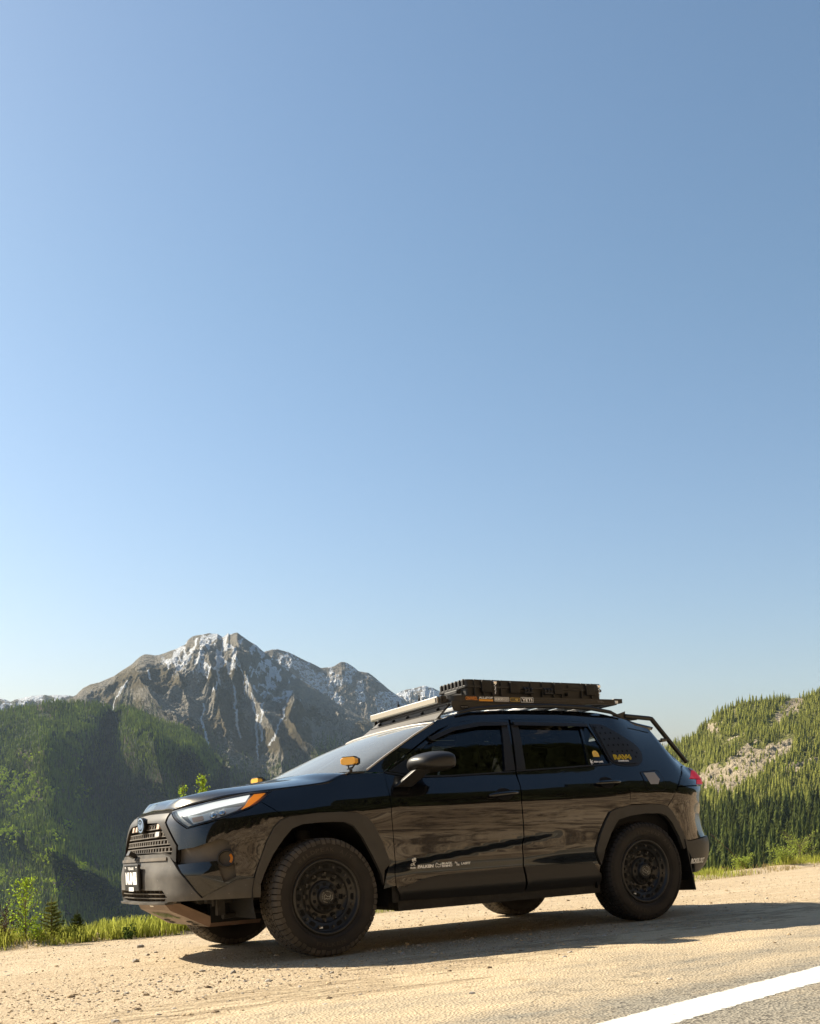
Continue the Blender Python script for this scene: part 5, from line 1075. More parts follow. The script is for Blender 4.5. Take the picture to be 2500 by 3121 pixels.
hp=MB(); hp.add([HF[i] for i in range(5)]+[(p[0]+.01,p[1],p[2]-.03) for p in HF],[(i,i+1,6+i,5+i) for i in range(4)],0,True)
hp.add([(HF[i][0],-HF[i][1],HF[i][2]) for i in range(5)]+[(p[0]+.01,-p[1],p[2]-.03) for p in HF],[(i,i+1,6+i,5+i) for i in range(4)],0,True); hp.build('hood_lip',PLAS,hood)
# black filler under the hood edge
b=MB(); A=[hull(s,z-.004,-.008,sd) for sd in (-1,) for s,z in HC]; 
WS=[hull(1.985,1.18,-.006),hull(2.14,1.274,-.004),hull(2.27,1.347,-.004),hull(2.41,1.424,-.004),hull(2.60,1.517,-.005)]
WF=[(-1.24,0,1.19),(-1.225,-.3,1.188),(-1.16,-.55,1.183),(-1.05,-.74,1.178),WS[0]]
WB=[(-.385,0,1.530),(-.38,-.25,1.529),(-.365,-.45,1.527),(-.350,-.60,1.520),WS[-1]]
WC=[(-1.24,0,1.19),(-1.0,0,1.295),(-.78,0,1.392),(-.57,0,1.470),(-.385,0,1.530)]
ws=gridmesh('windscreen',coons(WS,WF,WB,WC,16,18),GWIND,car)
def strip(name,A,B,m,par):
    b=MB(); n=len(A); b.add(list(A)+list(B),[(i,i+1,n+i+1,n+i) for i in range(n-1)],0,True)
    n=len(A); b.add([(p[0],-p[1],p[2]) for p in list(A)+list(B)],[(i,i+1,n+i+1,n+i) for i in range(n-1)],0,True); return b.build(name,m,par)
t=MB(); fullB=[tuple(p) for p in WB][::-1]+[(p[0],-p[1],p[2]) for p in WB[1:]]
t.tube([(x-.004,y,z+.002) for x,y,z in fullB],.010,6); t.build('header_trim',TRIMW,ws)
t=MB(); t.tube([tuple(Vector(p)+Vector((-.004,-.004,.004))) for p in WS],.007,6); t.build('pillar_moulding',TRIMW,ws)
t=MB(); t.tube([(p[0]-.004,-p[1]+.004,p[2]+.004) for p in WS],.012,6); t.build('pillar_moulding',PLAS,ws)
t=MB(); t.bbox((-.56,-.09,1.40),(-.53,.09,1.45)); t.build('sun_visor',WHITE,ws)
# papers and screen stickers behind the glass
def onws(u,v,d=-.012):
    p=curve(WS,u)*(1-v)+curve(WC,u)*v; return p+Vector((.3,0,-.3))*.03
# roof
RS=[hull(s,z,0) for s,z in [(2.60,1.517),(2.66,1.542),(2.70,1.552),(2.848,1.596),(3.033,1.62),(3.304,1.632),(3.674,1.642),(3.954,1.638),(4.2,1.624),(4.316,1.600),(4.52,1.575)]]
RF=[tuple(p) for p in WB]
RB=[(1.66,0,1.622),(1.65,-.2,1.620),(1.64,-.4,1.608),(1.61,-.52,1.593),RS[-1]]
RC=[(-.385,0,1.530),(-.25,0,1.574),(-.1,0,1.612),(.2,0,1.650),(.6,0,1.668),(1.0,0,1.667),(1.3,0,1.652),(1.66,0,1.622)]
roof=gridmesh('roof',coons(RS,RF,RB,RC,30,14),PAINT,car,.02)
# spoiler over the tailgate
SPS=[RS[-1],hull(4.62,1.545,.0),hull(4.85,1.512,.0)]
SPB=[(2.0,0,1.57),(1.99,-.3,1.565),(1.93,-.5,1.535),SPS[-1]]
sp=gridmesh('spoiler',coons(SPS,RB,SPB,[(1.66,0,1.622),(1.84,0,1.60),(2.0,0,1.57)],8,10),PAINT,car,.025)
# tailgate
tg=MB(); S=[5.04+i*(SMAX-5.04)/8 for i in range(9)]; Z=[.60,.70,.80,.90,1.0,1.05,1.12,1.2]
V=[hull(s,z,-.004,-1) for s in S for z in Z]+[hull(s,z,-.004,1) for s in S for z in Z]; k=len(Z); q=len(S)*k
tg.add(V,[(b_+i*k+j,b_+(i+1)*k+j,b_+(i+1)*k+j+1,b_+i*k+j+1) for b_ in (0,q) for i in range(8) for j in range(k-1)],0,True); tgo=tg.build('tailgate',PAINT,car)
tg=MB(); Z=[1.2,1.25,1.3,1.35,1.4,1.45,1.5]; S=[5.02+i*(SMAX-5.02)/8 for i in range(9)]
V=[hull(s,z,-.004,-1) for s in S for z in Z]+[hull(s,z,-.004,1) for s in S for z in Z]; k=len(Z); q=len(S)*k
tg.add(V,[(b_+i*k+j,b_+(i+1)*k+j,b_+(i+1)*k+j+1,b_+i*k+j+1) for b_ in (0,q) for i in range(8) for j in range(k-1)],0,True); tg.build('rear_window',GTINT,tgo)
# roof rails
def rail(sd):
    t=MB(); P=[(-.10,.655,1.598),(.05,.635,1.632),(.4,.62,1.662),(.8,.615,1.672),(1.15,.61,1.664),(1.38,.605,1.635),(1.48,.60,1.600)]
    t.tube([(x,sd*y,z) for x,y,z in P],[.010,.015,.017,.017,.017,.015,.010],8); t.build('roof_rail',PLAS,car)
both(rail)
# ---- interior
it_=MB(); it_.bbox((-1.05,-.72,1.02),(-.62,.72,1.10)); it_.bbox((-.9,-.80,.45),(1.9,.80,.50)); it_.bbox((1.55,-.7,.5),(1.62,.7,1.15)); it_.bbox((-.8,-.82,.5),(1.7,-.80,1.08)); it_.bbox((-.8,.80,.5),(1.7,.82,1.08)); it_.build('interior_trim',SEATM,car)
def seat(x,y):
    s=MB(); rot=Matrix.Rotation(.28,3,'Y')
    s.box((x,y,.78),(.52,.50,.16)); s.box((x+.36,y,1.08),(.14,.50,.62),rot); s.box((x+.46,y,1.44),(.09,.27,.19),rot)
    s.tube([(x+.43,y-.06,1.3),(x+.46,y-.06,1.4)],.008,6); s.tube([(x+.43,y+.06,1.3),(x+.46,y+.06,1.4)],.008,6); s.build('seat',SEATM,car,bevel=.05)
seat(-.28,-.38); seat(-.28,.38); seat(.72,-.38); seat(.72,.38)
sw=MB(); c=Vector((-.52,-.38,1.06)); a=Matrix.Rotation(-1.15,3,'Y'); sw.tube([c+a@Vector((.18*math.cos(k*math.pi/12),.18*math.sin(k*math.pi/12),0)) for k in range(24)],.014,8,closed=True,cap=False)
sw.box(c,(.08,.16,.04),a); sw.tube([c,(-.85,-.38,.98)],.03,8); sw.build('steering_wheel',SEATM,car)
g=MB(); g.box((-.72,-.70,1.17),(.035,.02,.15),Matrix.Rotation(.5,3,'Y')); g.box((-.80,-.71,1.13),(.12,.03,.035),Matrix.Rotation(.6,3,'Y')); g.build('green_strap',GREENS,car)
mr=MB(); mr.box((-.50,0,1.44),(.04,.24,.07)); mr.build('interior_mirror',PLAS,car,bevel=.02)
pp=MB(); pp.box((-.62,-.10,1.410),(.17,.24,.012),Matrix.Rotation(-.40,3,'Y')); pp.box((-.93,-.52,1.205),(.10,.12,.004),Matrix.Rotation(-.40,3,'Y')); pp.box((-.86,-.64,1.215),(.11,.10,.004),Matrix.Rotation(-.40,3,'Y')); pp.build('windscreen_papers',WHITE,ws)
# ---- door mirrors
def dmirror(sd):
    b=MB(); prof=[]   # housing built as rings along the car's y axis
    N=16; rings=[]
    spec=[(.895,.6,.07,.045,1.190,-.60),(.91,.95,.135,.070,1.212,-.575),(.97,1,.156,.070,1.218,-.566),(1.04,1,.152,.068,1.219,-.562),(1.09,.8,.140,.060,1.216,-.556),(1.13,.5,.118,.048,1.210,-.550),(1.14,.5,.07,.025,1.205,-.545)]
    V=[]
    for y,_,rx,rz,zc,xc in spec:
        for k in range(N):
            a=2*math.pi*k/N; cx=math.cos(a); cz=math.sin(a); e=.50
            px=math.copysign(abs(cx)**e,cx)*rx; pz=math.copysign(abs(cz)**e,cz)*rz
            if px<0: pz*=1-.45*(abs(px)/rx)**2; pz+= -.012*(abs(px)/rx)
            else: px*=.92
            V.append((xc+px,sd*y,zc+pz))
    F=[(i*N+k,i*N+(k+1)%N,(i+1)*N+(k+1)%N,(i+1)*N+k) for i in range(len(spec)-1) for k in range(N)]+[tuple(range(N))[::-1],tuple((len(spec)-1)*N+k for k in range(N))]
    b.add(V,F,0,True); mo=b.build('door_mirror',PLAS,car)
    sm=mo.modifiers.new('s','SUBSURF'); sm.levels=1; sm.render_levels=1
    b=MB(); 
    V=[]
    for y,z,x0,x1 in ((.885,1.06,-.79,-.66),(.93,1.10,-.76,-.63),(1.00,1.165,-.70,-.56)):
        for x,yy in ((x0,-.03),(x0,.03),(x1,.035),(x1,-.035)): V.append((x,sd*(y+yy),z))
    b.add(V,[(i*4+j,i*4+(j+1)%4,(i+1)*4+(j+1)%4,(i+1)*4+j) for i in range(2) for j in range(4)]+[(0,1,2,3),(8,9,10,11)]); b.build('mirror_stalk',PLAS,mo,bevel=.012)
    b=MB(); b.bbox((-.424,sd*.95,1.175),(-.420,sd*1.07,1.25)); b.build('mirror_glass',CHROME,mo)
    b=MB(); b.add([(-.700,sd*.935,1.172),(-.50,sd*1.125,1.178),(-.44,sd*1.10,1.176),(-.700,sd*.94,1.166),(-.50,sd*1.13,1.172),(-.44,sd*1.105,1.170)],[(0,1,4,3),(1,2,5,4)]); b.build('mirror_seam',DARK,mo)
both(dmirror)
# ---- ditch lamps on the hood hinges
def ditch(sd):
    x,y=-1.06,sd*.795; b=MB(); b.box((x+.03,y,1.168),(.12,.035,.008)); b.tube([(x,y,1.165),(x,y,1.19)],.012,8); b.tube([(x-.005,y-.035,1.197),(x-.005,y+.035,1.197)],.007,6)
    for e in (-1,1): b.tube([(x-.005,y+e*.035,1.197),(x+.012,y+e*.045,1.222),(x+.0,y+e*.042,1.245)],.0055,6)
    br=b.build('lamp_bracket',PLAS,car)
    b=MB(); P=[(-.056,-.016),(-.056,.016),(-.038,.026),(.038,.026),(.056,.016),(.056,-.016),(.038,-.026),(-.038,-.026)]; ya=math.radians(32 if sd<0 else 8); cyw,syw=math.cos(ya),math.sin(ya)
    def yw(p): dx_,dy_=p[0]-x,p[1]-y; return (x+dx_*cyw-dy_*syw,y+dx_*syw+dy_*cyw,p[2])
    b.prism(P,lambda u,v,d: yw((x-.034+d,y+u,1.243+v*.95)),0,.042); lm=b.build('ditch_lamp',AMBERL,br,bevel=.004)
    b=MB(); b.prism([(u*1.02,v*1.04) for u,v in P],lambda u,v,d: yw((x+.0085+d,y+u,1.243+v)),0,.026); b.box((x-.006,y,1.2715),(.05,.09,.005),Matrix.Rotation(ya,3,'Z'))
    for i in range(5): b.box(yw((x+.038,y-.03+i*.015,1.243)),(.012,.004,.04),Matrix.Rotation(ya,3,'Z'))
    b.build('lamp_body',PLAS,lm,bevel=.003)
both(ditch)
# ---- underside, wheel wells, skid plate
u=MB(); u.bbox((-.80,-.84,.245),(.93,.84,.36)); u.bbox((-1.9,-.52,.42),(-.8,.52,.70)); u.bbox((.9,-.50,.40),(2.15,.50,.62)); u.bbox((-2.1,-.60,.46),(-1.8,.60,.55))
u.bbox((-.85,-.88,.30),(-.80,.88,.50)); u.build('underbody',UND,car)
u=MB()
for y in (-.9,.9): 
    u.bbox((-.80,y*.93-.03,.240),(.93,y*.93+.03,.31))
u.build('sill',UND,car)
for x in (-1.345,1.345):
    u=MB(); u.tube([(x,-.70,.37),(x,.70,.37)],.04,10)
    for e in (-1,1): u.tube([(x+.1,e*.25,.33),(x,e*.72,.29)],.025,8); u.tube([(x,e*.62,.40),(x+.02,e*.56,.80)],.05,12); u.tube([(x,e*.70,.37),(x,e*.79,.37)],.11,20)
    u.build('suspension',UND,car)
u=MB(); u.tube([(-2.0,-.45,.40),(-2.0,.45,.40)],.03,8); u.tube([(-1.95,-.50,.42),(-1.62,-.46,.31)],.018,6); u.bbox((-2.0,-.56,.375),(-1.60,-.50,.405)); u.bbox((-1.7,-.3,.24),(-1.2,.3,.42)); u.tube([(-1.98,-.62,.36),(-1.98,-.62,.44)],.012,6); u.bbox((-1.95,-.60,.30),(-1.90,-.56,.42)); u.tube([(-1.9,-.55,.29),(-1.62,-.50,.31)],.02,6)
for i in range(6): u.tube([(-1.95+i*.07,-.5+.05*i,.40),(-1.9+i*.08,-.40+.03*i,.28)],.008,5)
u.build('front_subframe',UND,car); u=MB(); u.tube([(1.9,-.2,.33),(1.9,.45,.33)],.11,14); u.build('muffler',UND,car)
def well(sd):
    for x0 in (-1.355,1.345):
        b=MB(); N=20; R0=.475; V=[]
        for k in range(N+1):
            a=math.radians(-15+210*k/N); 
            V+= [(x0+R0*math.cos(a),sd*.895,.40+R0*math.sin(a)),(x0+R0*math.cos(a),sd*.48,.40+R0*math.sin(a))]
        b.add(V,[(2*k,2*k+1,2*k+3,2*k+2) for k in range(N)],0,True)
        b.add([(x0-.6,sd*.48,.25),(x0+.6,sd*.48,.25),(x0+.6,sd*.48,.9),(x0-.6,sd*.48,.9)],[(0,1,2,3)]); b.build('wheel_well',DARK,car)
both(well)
sk=MB()
P=[(-2.20,.395),(-2.165,.340),(-1.945,.222),(-1.60,.222)]; Wd=[.30,.33,.42,.42]; V=[]
for (x,z),w in zip(P,Wd): V+=[(x,-w,z),(x,w,z)]
sk.add(V,[(2*i,2*i+1,2*i+3,2*i+2) for i in range(3)])
for e in (-1,1): sk.add([(x,e*w,z) for (x,z),w in zip(P,Wd)]+[(x+.02,e*(w+.03),z+.06) for (x,z),w in zip(P,Wd)],[(i,i+1,5+i,4+i) for i in range(3)])
sko=sk.build('skid_plate',BROWN,car); sm=sko.modifiers.new('s','SOLIDIFY'); sm.thickness=.005
def skf(u,v,d=.004):    # v runs from the front bend (0) to the rear bend (1)
    x=-2.165+.22*v; z=.340-.118*v; return (x-.47*d,u,z-.88*d)
m=MB(); lettering(m,'RIVAL',lambda u,v: skf(.20-u,.16+.34*(1-v)),0,0,.40,1,.03); m.build('cut_out_lettering',mat('cut_out_green',(.10,.16,.03),.8),sko)
m=MB()
for u0 in (-.30,.18):
    for v0 in (.66,.82): m.prism(rrect(u0,v0,u0+.12,v0+.08,.03),lambda a,b,d: skf(a,b,.004+d),0,.001)
m.build('drain_slots',DARK,sko)
m=MB(); m.add([(-2.190,-.04,.371),(-2.190,.04,.371),(-2.184,.04,.362),(-2.184,-.04,.362)],[(0,1,2,3)]); m.build('maker_mark',WHITE,sko)
# mud flaps, exhaust
def flap(sd):
    b=MB(); Pf=[(.60,.93*1),(.60,.66),(.18,.64),(.18,.94),(.50,.95)]
    b.add([(1.775,sd*.66,.56),(1.765,sd*.93,.60),(1.845,sd*.925,.197),(1.85,sd*.63,.19),(1.785,sd*.66,.56),(1.775,sd*.93,.60),(1.855,sd*.925,.197),(1.86,sd*.63,.19)],[(0,1,2,3),(4,7,6,5),(0,4,5,1),(1,5,6,2),(2,6,7,3),(3,7,4,0)]); b.build('mud_flap',PLAS,car,bevel=.003)
both(flap)
b=MB(); b.rev([(.028,-.10),(.034,.06),(.030,.06),(.026,-.08)],(0,0,0),20,0,True,'z'); e=b.build('exhaust_tip',mat('sooty_steel',(.30,.22,.16),.35,.9),car); e.matrix_local=Matrix.Translation((2.10,-.58,.282))@Matrix.Rotation(math.pi/2,4,'Y')
# ---- ladder rack on the tailgate
b=MB()
for e in (-1,1): 
    b.tube([(1.62,e*.50,1.622),(1.89,e*.50,1.606),(1.915,e*.50,1.602),(1.935,e*.50,1.582),(2.275,e*.50,1.240)],.019,10)
    b.tube([(1.64,e*.46,1.595),(1.77,e*.48,1.605)],.012,8)
    b.prism([(1.44,1.612),(1.62,1.580),(1.63,1.660),(1.58,1.645)],lambda u,v,d:(u,e*.50+d,v),-.004,.004)
for x,z in ((1.77,1.612),(2.09,1.43)): b.tube([(x,-.50,z),(x,.50,z)],.012,8)
b.tube([(1.99,-.52,1.43),(2.08,-.50,1.43)],.010,8)
b.build('ladder_rack',ALUP,car)
# ---- roof rack
rk=MB()
RZ0,RZ1=1.692,1.738; X0,X1=-.10,1.45; Y=.60
def rp(off=0):
    o=[]; r=.09
    for cx,cy,a0 in ((X1-.02,-Y+.02,-90),(X1-.02,Y-.02,0),(X0+r,Y-r,90),(X0+r,-Y+r,180)):
        rr=.02 if cx>1 else r
        for k in range(7): a=math.radians(a0+15*k); o.append((cx+(rr+off)*math.cos(a),cy+(rr+off)*math.sin(a)))
    return o
A=rp(0);Bi=rp(-.018); n=len(A)
V=[(x,y,RZ0) for x,y in A]+[(x,y,RZ1) for x,y in A]+[(x,y,RZ1) for x,y in Bi]+[(x,y,RZ0) for x,y in Bi]
rk.add(V,[(j*n+i,j*n+(i+1)%n,((j+1)%4)*n+(i+1)%n,((j+1)%4)*n+i) for j in range(4) for i in range(n)])
# grooves on the side profile
for z in (1.704,1.726): rk.tube([(X0+.09,-Y-.0005,z),(X1-.03,-Y-.0005,z)],.0018,4)
rko=rk.build('roof_rack',ALUP,car)
for i in range(8):
    x=.02+i*.195; s=MB(); s.bbox((x,-Y+.01,1.698),(x+.06,Y-.01,1.722)); s.bbox((x+.02,-Y+.01,1.7225),(x+.04,Y-.01,1.726)); s.build('rack_slat',STEEL if i in(1,2,3,4) else ALUP,rko,bevel=.003)
for e in (-1,1):
    s=MB(); s.prism([(-.085,1.625),(.02,1.612),(.10,1.640),(.45,1.668),(.75,1.678),(1.22,1.648),(1.24,1.66),(1.10,1.695),(-.10,1.697),(-.10,1.66)],lambda u,v,d:(u,e*(.585+d),v),-.004,.004); s.build('rack_foot',ALUP,rko)
m=MB(); m.prism(rrect(-.03,1.642,.04,1.665,.004),lambda u,v,d:(u,-.590-d,v),0,.001); mk=m.build('maker_tag',DARK,rko)
m=MB(); lettering(m,'FRONT RUNNER',lambda u,v:(u,-.5925,v),-.024,1.650,.058,.007,.03); m.build('tag_lettering',GREY,mk)
s=MB(); s.bbox((1.452,-.57,1.700),(1.49,-.50,1.722)); s.box((1.52,-.53,1.735),(.085,.05,.035)); s.build('rear_bracket',ALUP,rko,bevel=.003)
s=MB(); s.box((1.485,-.565,1.722),(.03,.012,.022)); s.build('bracket_clip',WHITE,rko)
# fairing and front light bar
s=MB(); FA=[(-.085,-.53,1.688),(-.085,.53,1.688),(-.21,.60,1.580),(-.21,-.54,1.572)]; s.add(FA+[(x+.012,y,z-.008) for x,y,z in FA],[(0,1,2,3),(7,6,5,4),(0,4,5,1),(1,5,6,2),(2,6,7,3),(3,7,4,0)]); fa=s.build('wind_fairing',GRIL,rko)
s=MB()
for i in range(8):
    y=-.45+i*.13; s.rev([(.012,0),(.010,.006),(0.0005,.006)],(0,0,0),10)
s=MB()
for y in (-.44,-.22,0,.22,.44): s.box((-.130,y,1.655),(.02,.02,.014),Matrix.Rotation(-.75,3,'Y'))
s.add([(-.152,-.54,1.635),(-.152,.56,1.635),(-.158,.56,1.630),(-.158,-.54,1.630)],[(0,1,2,3)])
s.build('fairing_bolts',DARK,fa)
s=MB(); s.box((-.155,0,1.715),(.045,1.02,.052),Matrix.Rotation(-.08,3,'Y')); lb=s.build('light_bar',STEEL,rko,bevel=.004)
s=MB(); s.box((-.182,0,1.714),(.006,.99,.034),Matrix.Rotation(-.08,3,'Y')); s.build('light_bar_lens',LBAR,lb)
s=MB()
for i in range(30): s.box((-.135,-.49+i*.034,1.716),(.03,.004,.045))
s.build('cooling_fins',PLAS,lb)
s=MB(); s.box((-.135,-.525,1.715),(.05,.012,.05)); s.box((-.10,-.53,1.705),(.08,.008,.025)); s.tube([(-.135,-.528,1.715),(-.135,-.54,1.715)],.007,8); s.box((-.135,.525,1.715),(.05,.012,.05)); s.build('end_bracket',PLAS,lb)
# small things standing on the rack front: two bolts and a fin strip
s=MB()
for y,h in ((.20,.05),(-.12,.05)): s.tube([(-.09,y,1.735),(-.09,y,1.735+h)],[.011,.010],8); s.tube([(-.09,y,1.735+h),(-.09,y,1.735+h+.025)],.005,6)
for y in (-.3,-.25,.02,.06,.1,-.38): s.tube([(-.09,y,1.735),(-.09,y,1.757)],.010,8)
s.build('t_slot_bolts',PLAS,rko)
# rack stickers
def rf(u,v): return (u,-Y-.0025,v)
def plaque(P,m_,name,par): 
    q=MB(); q.prism(P,lambda u,v,d:(u,-Y-.0008-d,v),0,.001); return q.build(name,m_,par)
m=MB(); lettering(m,'ONWRD.',rf,.012,1.703,.105,.027,.04); m.build('orange_lettering',ORANGE,rko)
m=MB(); lettering(m,'ALL TOP',rf,.130,1.7155,.125,.015,.03); m.add([rf(.183,1.716),rf(.199,1.716),rf(.191,1.730)],[(0,1,2)]); m.build('white_lettering',WHITE,rko)
q=plaque(rrect(.130,1.698,.255,1.712,.001),mat('orange_band',(.85,.33,.02),.5),'orange_band',rko); m=MB(); lettering(m,'OVERLAND OUTDOORS',rf,.135,1.702,.115,.006,.02); m.build('band_lettering',SAND,rko)
def frame(u0,v0,u1,v1,t,m_,name):
    q=MB(); A=rrect(u0,v0,u1,v1,.006); B=rrect(u0+t,v0+t,u1-t,v1-t,.005); n=len(A); q.add([rf(*p) for p in A]+[rf(*p) for p in B],[(i,(i+1)%n,n+(i+1)%n,n+i) for i in range(n)]); return q.build(name,m_,rko)
plaque(rrect(.268,1.699,.402,1.731,.006),GREY,'cooler_sticker',rko); frame(.268,1.699,.402,1.731,.002,WHITE,'sticker_frame'); m=MB(); lettering(m,'ICECO',rf,.277,1.707,.072,.017,.03); lettering(m,'Portable',rf,.354,1.7165,.040,.006,.02); lettering(m,'Freezer',rf,.354,1.7075,.034,.005,.02); m.build('sticker_lettering',WHITE,rko)
frame(.413,1.701,.50,1.728,.002,SAND,'sticker_frame'); m=MB(); lettering(m,'SOLAR GO',rf,.420,1.716,.05,.006,.02); lettering(m,'POWERED',rf,.420,1.708,.045,.004,.02)
m.add([rf(u,v) for u,v in ((.455,1.716),(.465,1.722),(.485,1.722),(.488,1.714),(.482,1.706),(.470,1.704))],[tuple(range(6))]); m.build('sticker_lettering',OLIVE,rko)
plaque(rrect(.510,1.696,.628,1.735,.005),DARK,'cooler_sticker',rko); frame(.510,1.696,.628,1.735,.003,WHITE,'sticker_frame'); m=MB(); lettering(m,'YETI',rf,.521,1.703,.096,.024,.035); m.build('sticker_lettering',WHITE,rko)
m=MB(); lettering(m,'FRONT RUNNER',rf,1.26,1.719,.05,.004,.02); lettering(m,'VEHICLE OUTFITTERS',rf,1.26,1.712,.065,.004,.02); m.build('rail_lettering',GREY,rko)
# ---- stickers on doors and windows
hf=lambda u,v: hull(u,v,.0035,-1)
m=MB()
# stacked studio mark
lettering(m,'tR',hf,2.212,.561,.040,.024,.035); lettering(m,'cK',hf,2.212,.532,.040,.024,.035); lettering(m,'Studio',hf,2.210,.514,.046,.012,.05)
lettering(m,'FALKEN',hf,2.268,.5125,.124,.022,.07,.12)
# animal outline
def pline(P,t=.0040,fn=hf):
    for i in range(len(P)-1):
        a=Vector(P[i]);b=Vector(P[i+1]);d=(b-a)
        if d.length<1e-6: continue
        n=Vector((-d.y,d.x)).normalized()*t/2; m.add([fn(*(a+n)),fn(*(b+n)),fn(*(b-n)),fn(*(a-n))],[(0,1,2,3)])
RH=[(0,.1),(.05,.75),(.2,1),(.35,.8),(.5,.55),(.7,.6),(.85,.4),(.98,.9),(.95,.2),(.8,0),(.6,.12),(.5,0),(.3,.25),(.2,.05),(0,.1)]
pline([(2.409+a*.045,.512+b*.030) for a,b in RH])
lettering(m,'BLACK',hf,2.460,.5275,.084,.0145,.07); lettering(m,'RHINO',hf,2.460,.5105,.084,.0145,.07)
lettering(m,'S',hf,2.562,.530,.012,.012,.04); lettering(m,'K',hf,2.575,.526,.012,.012,.04); lettering(m,'FB',hf,2.578,.513,.023,.012,.04)
lettering(m,'LASFIT',hf,2.615,.518,.076,.0165,.05); m.build('door_stickers',WHITE,[o for o in car.children if o.name.startswith('front_door')][0])
rdn=[o for o in car.children if o.name.startswith('rear_door')][0]
hw=lambda u,v: hull(u,v,-.004,-1)
P=[(3.945,1.262),(4.005,1.262)]+[(3.975+.030*math.cos(a*math.pi/12),1.285+.030*math.sin(a*math.pi/12)*.9) for a in range(0,13)]
m=MB(); m.prism(P,lambda u,v,d: hull(u,v,-.006+d,-1),0,.001); m.build('round_sticker',SAND,rdn)
m=MB(); lettering(m,'WEST',hw,3.958,1.285,.034,.010,.0); lettering(m,'COAST',hw,3.955,1.270,.040,.010,.0); m.build('round_sticker_lettering',OLIVE,rdn)
m=MB(); c=(3.903,1.222)
for k in range(6):
    a=math.pi/2+k*math.pi/3; m.add([hw(c[0]+.003*math.cos(a+1.57),c[1]+.003*math.sin(a+1.57)),hw(c[0]+.021*math.cos(a+.2),c[1]+.021*math.sin(a+.2)),hw(c[0]+.021*math.cos(a-.2),c[1]+.021*math.sin(a-.2)),hw(c[0]+.003*math.cos(a-1.57),c[1]+.003*math.sin(a-1.57))],[(0,1,2,3)])
lettering(m,'snow peak',hw,3.931,1.210,.092,.024,.04); m.build('window_lettering',WHITE,rdn)
lpo=[o for o in car.children if o.name.startswith('louvre_panel')][0]; hl_=lambda u,v: hull(u,v,.0125,-1)
m=MB(); lettering(m,'RAV4',hl_,4.128,1.237,.180,.040,.06,.014); m.build('yellow_lettering',YELLOW,lpo)
m=MB(); hl_2=lambda u,v: hull(u,v,.0135,-1); lettering(m,'RAV4',hl_2,4.134,1.2415,.168,.031,-.015,.014); m.build('lettering_core',PLAS,lpo)
m=MB(); lettering(m,'HAMMERHEAD',hl_,4.160,1.220,.108,.012,.05); m.build('white_lettering',WHITE,lpo)
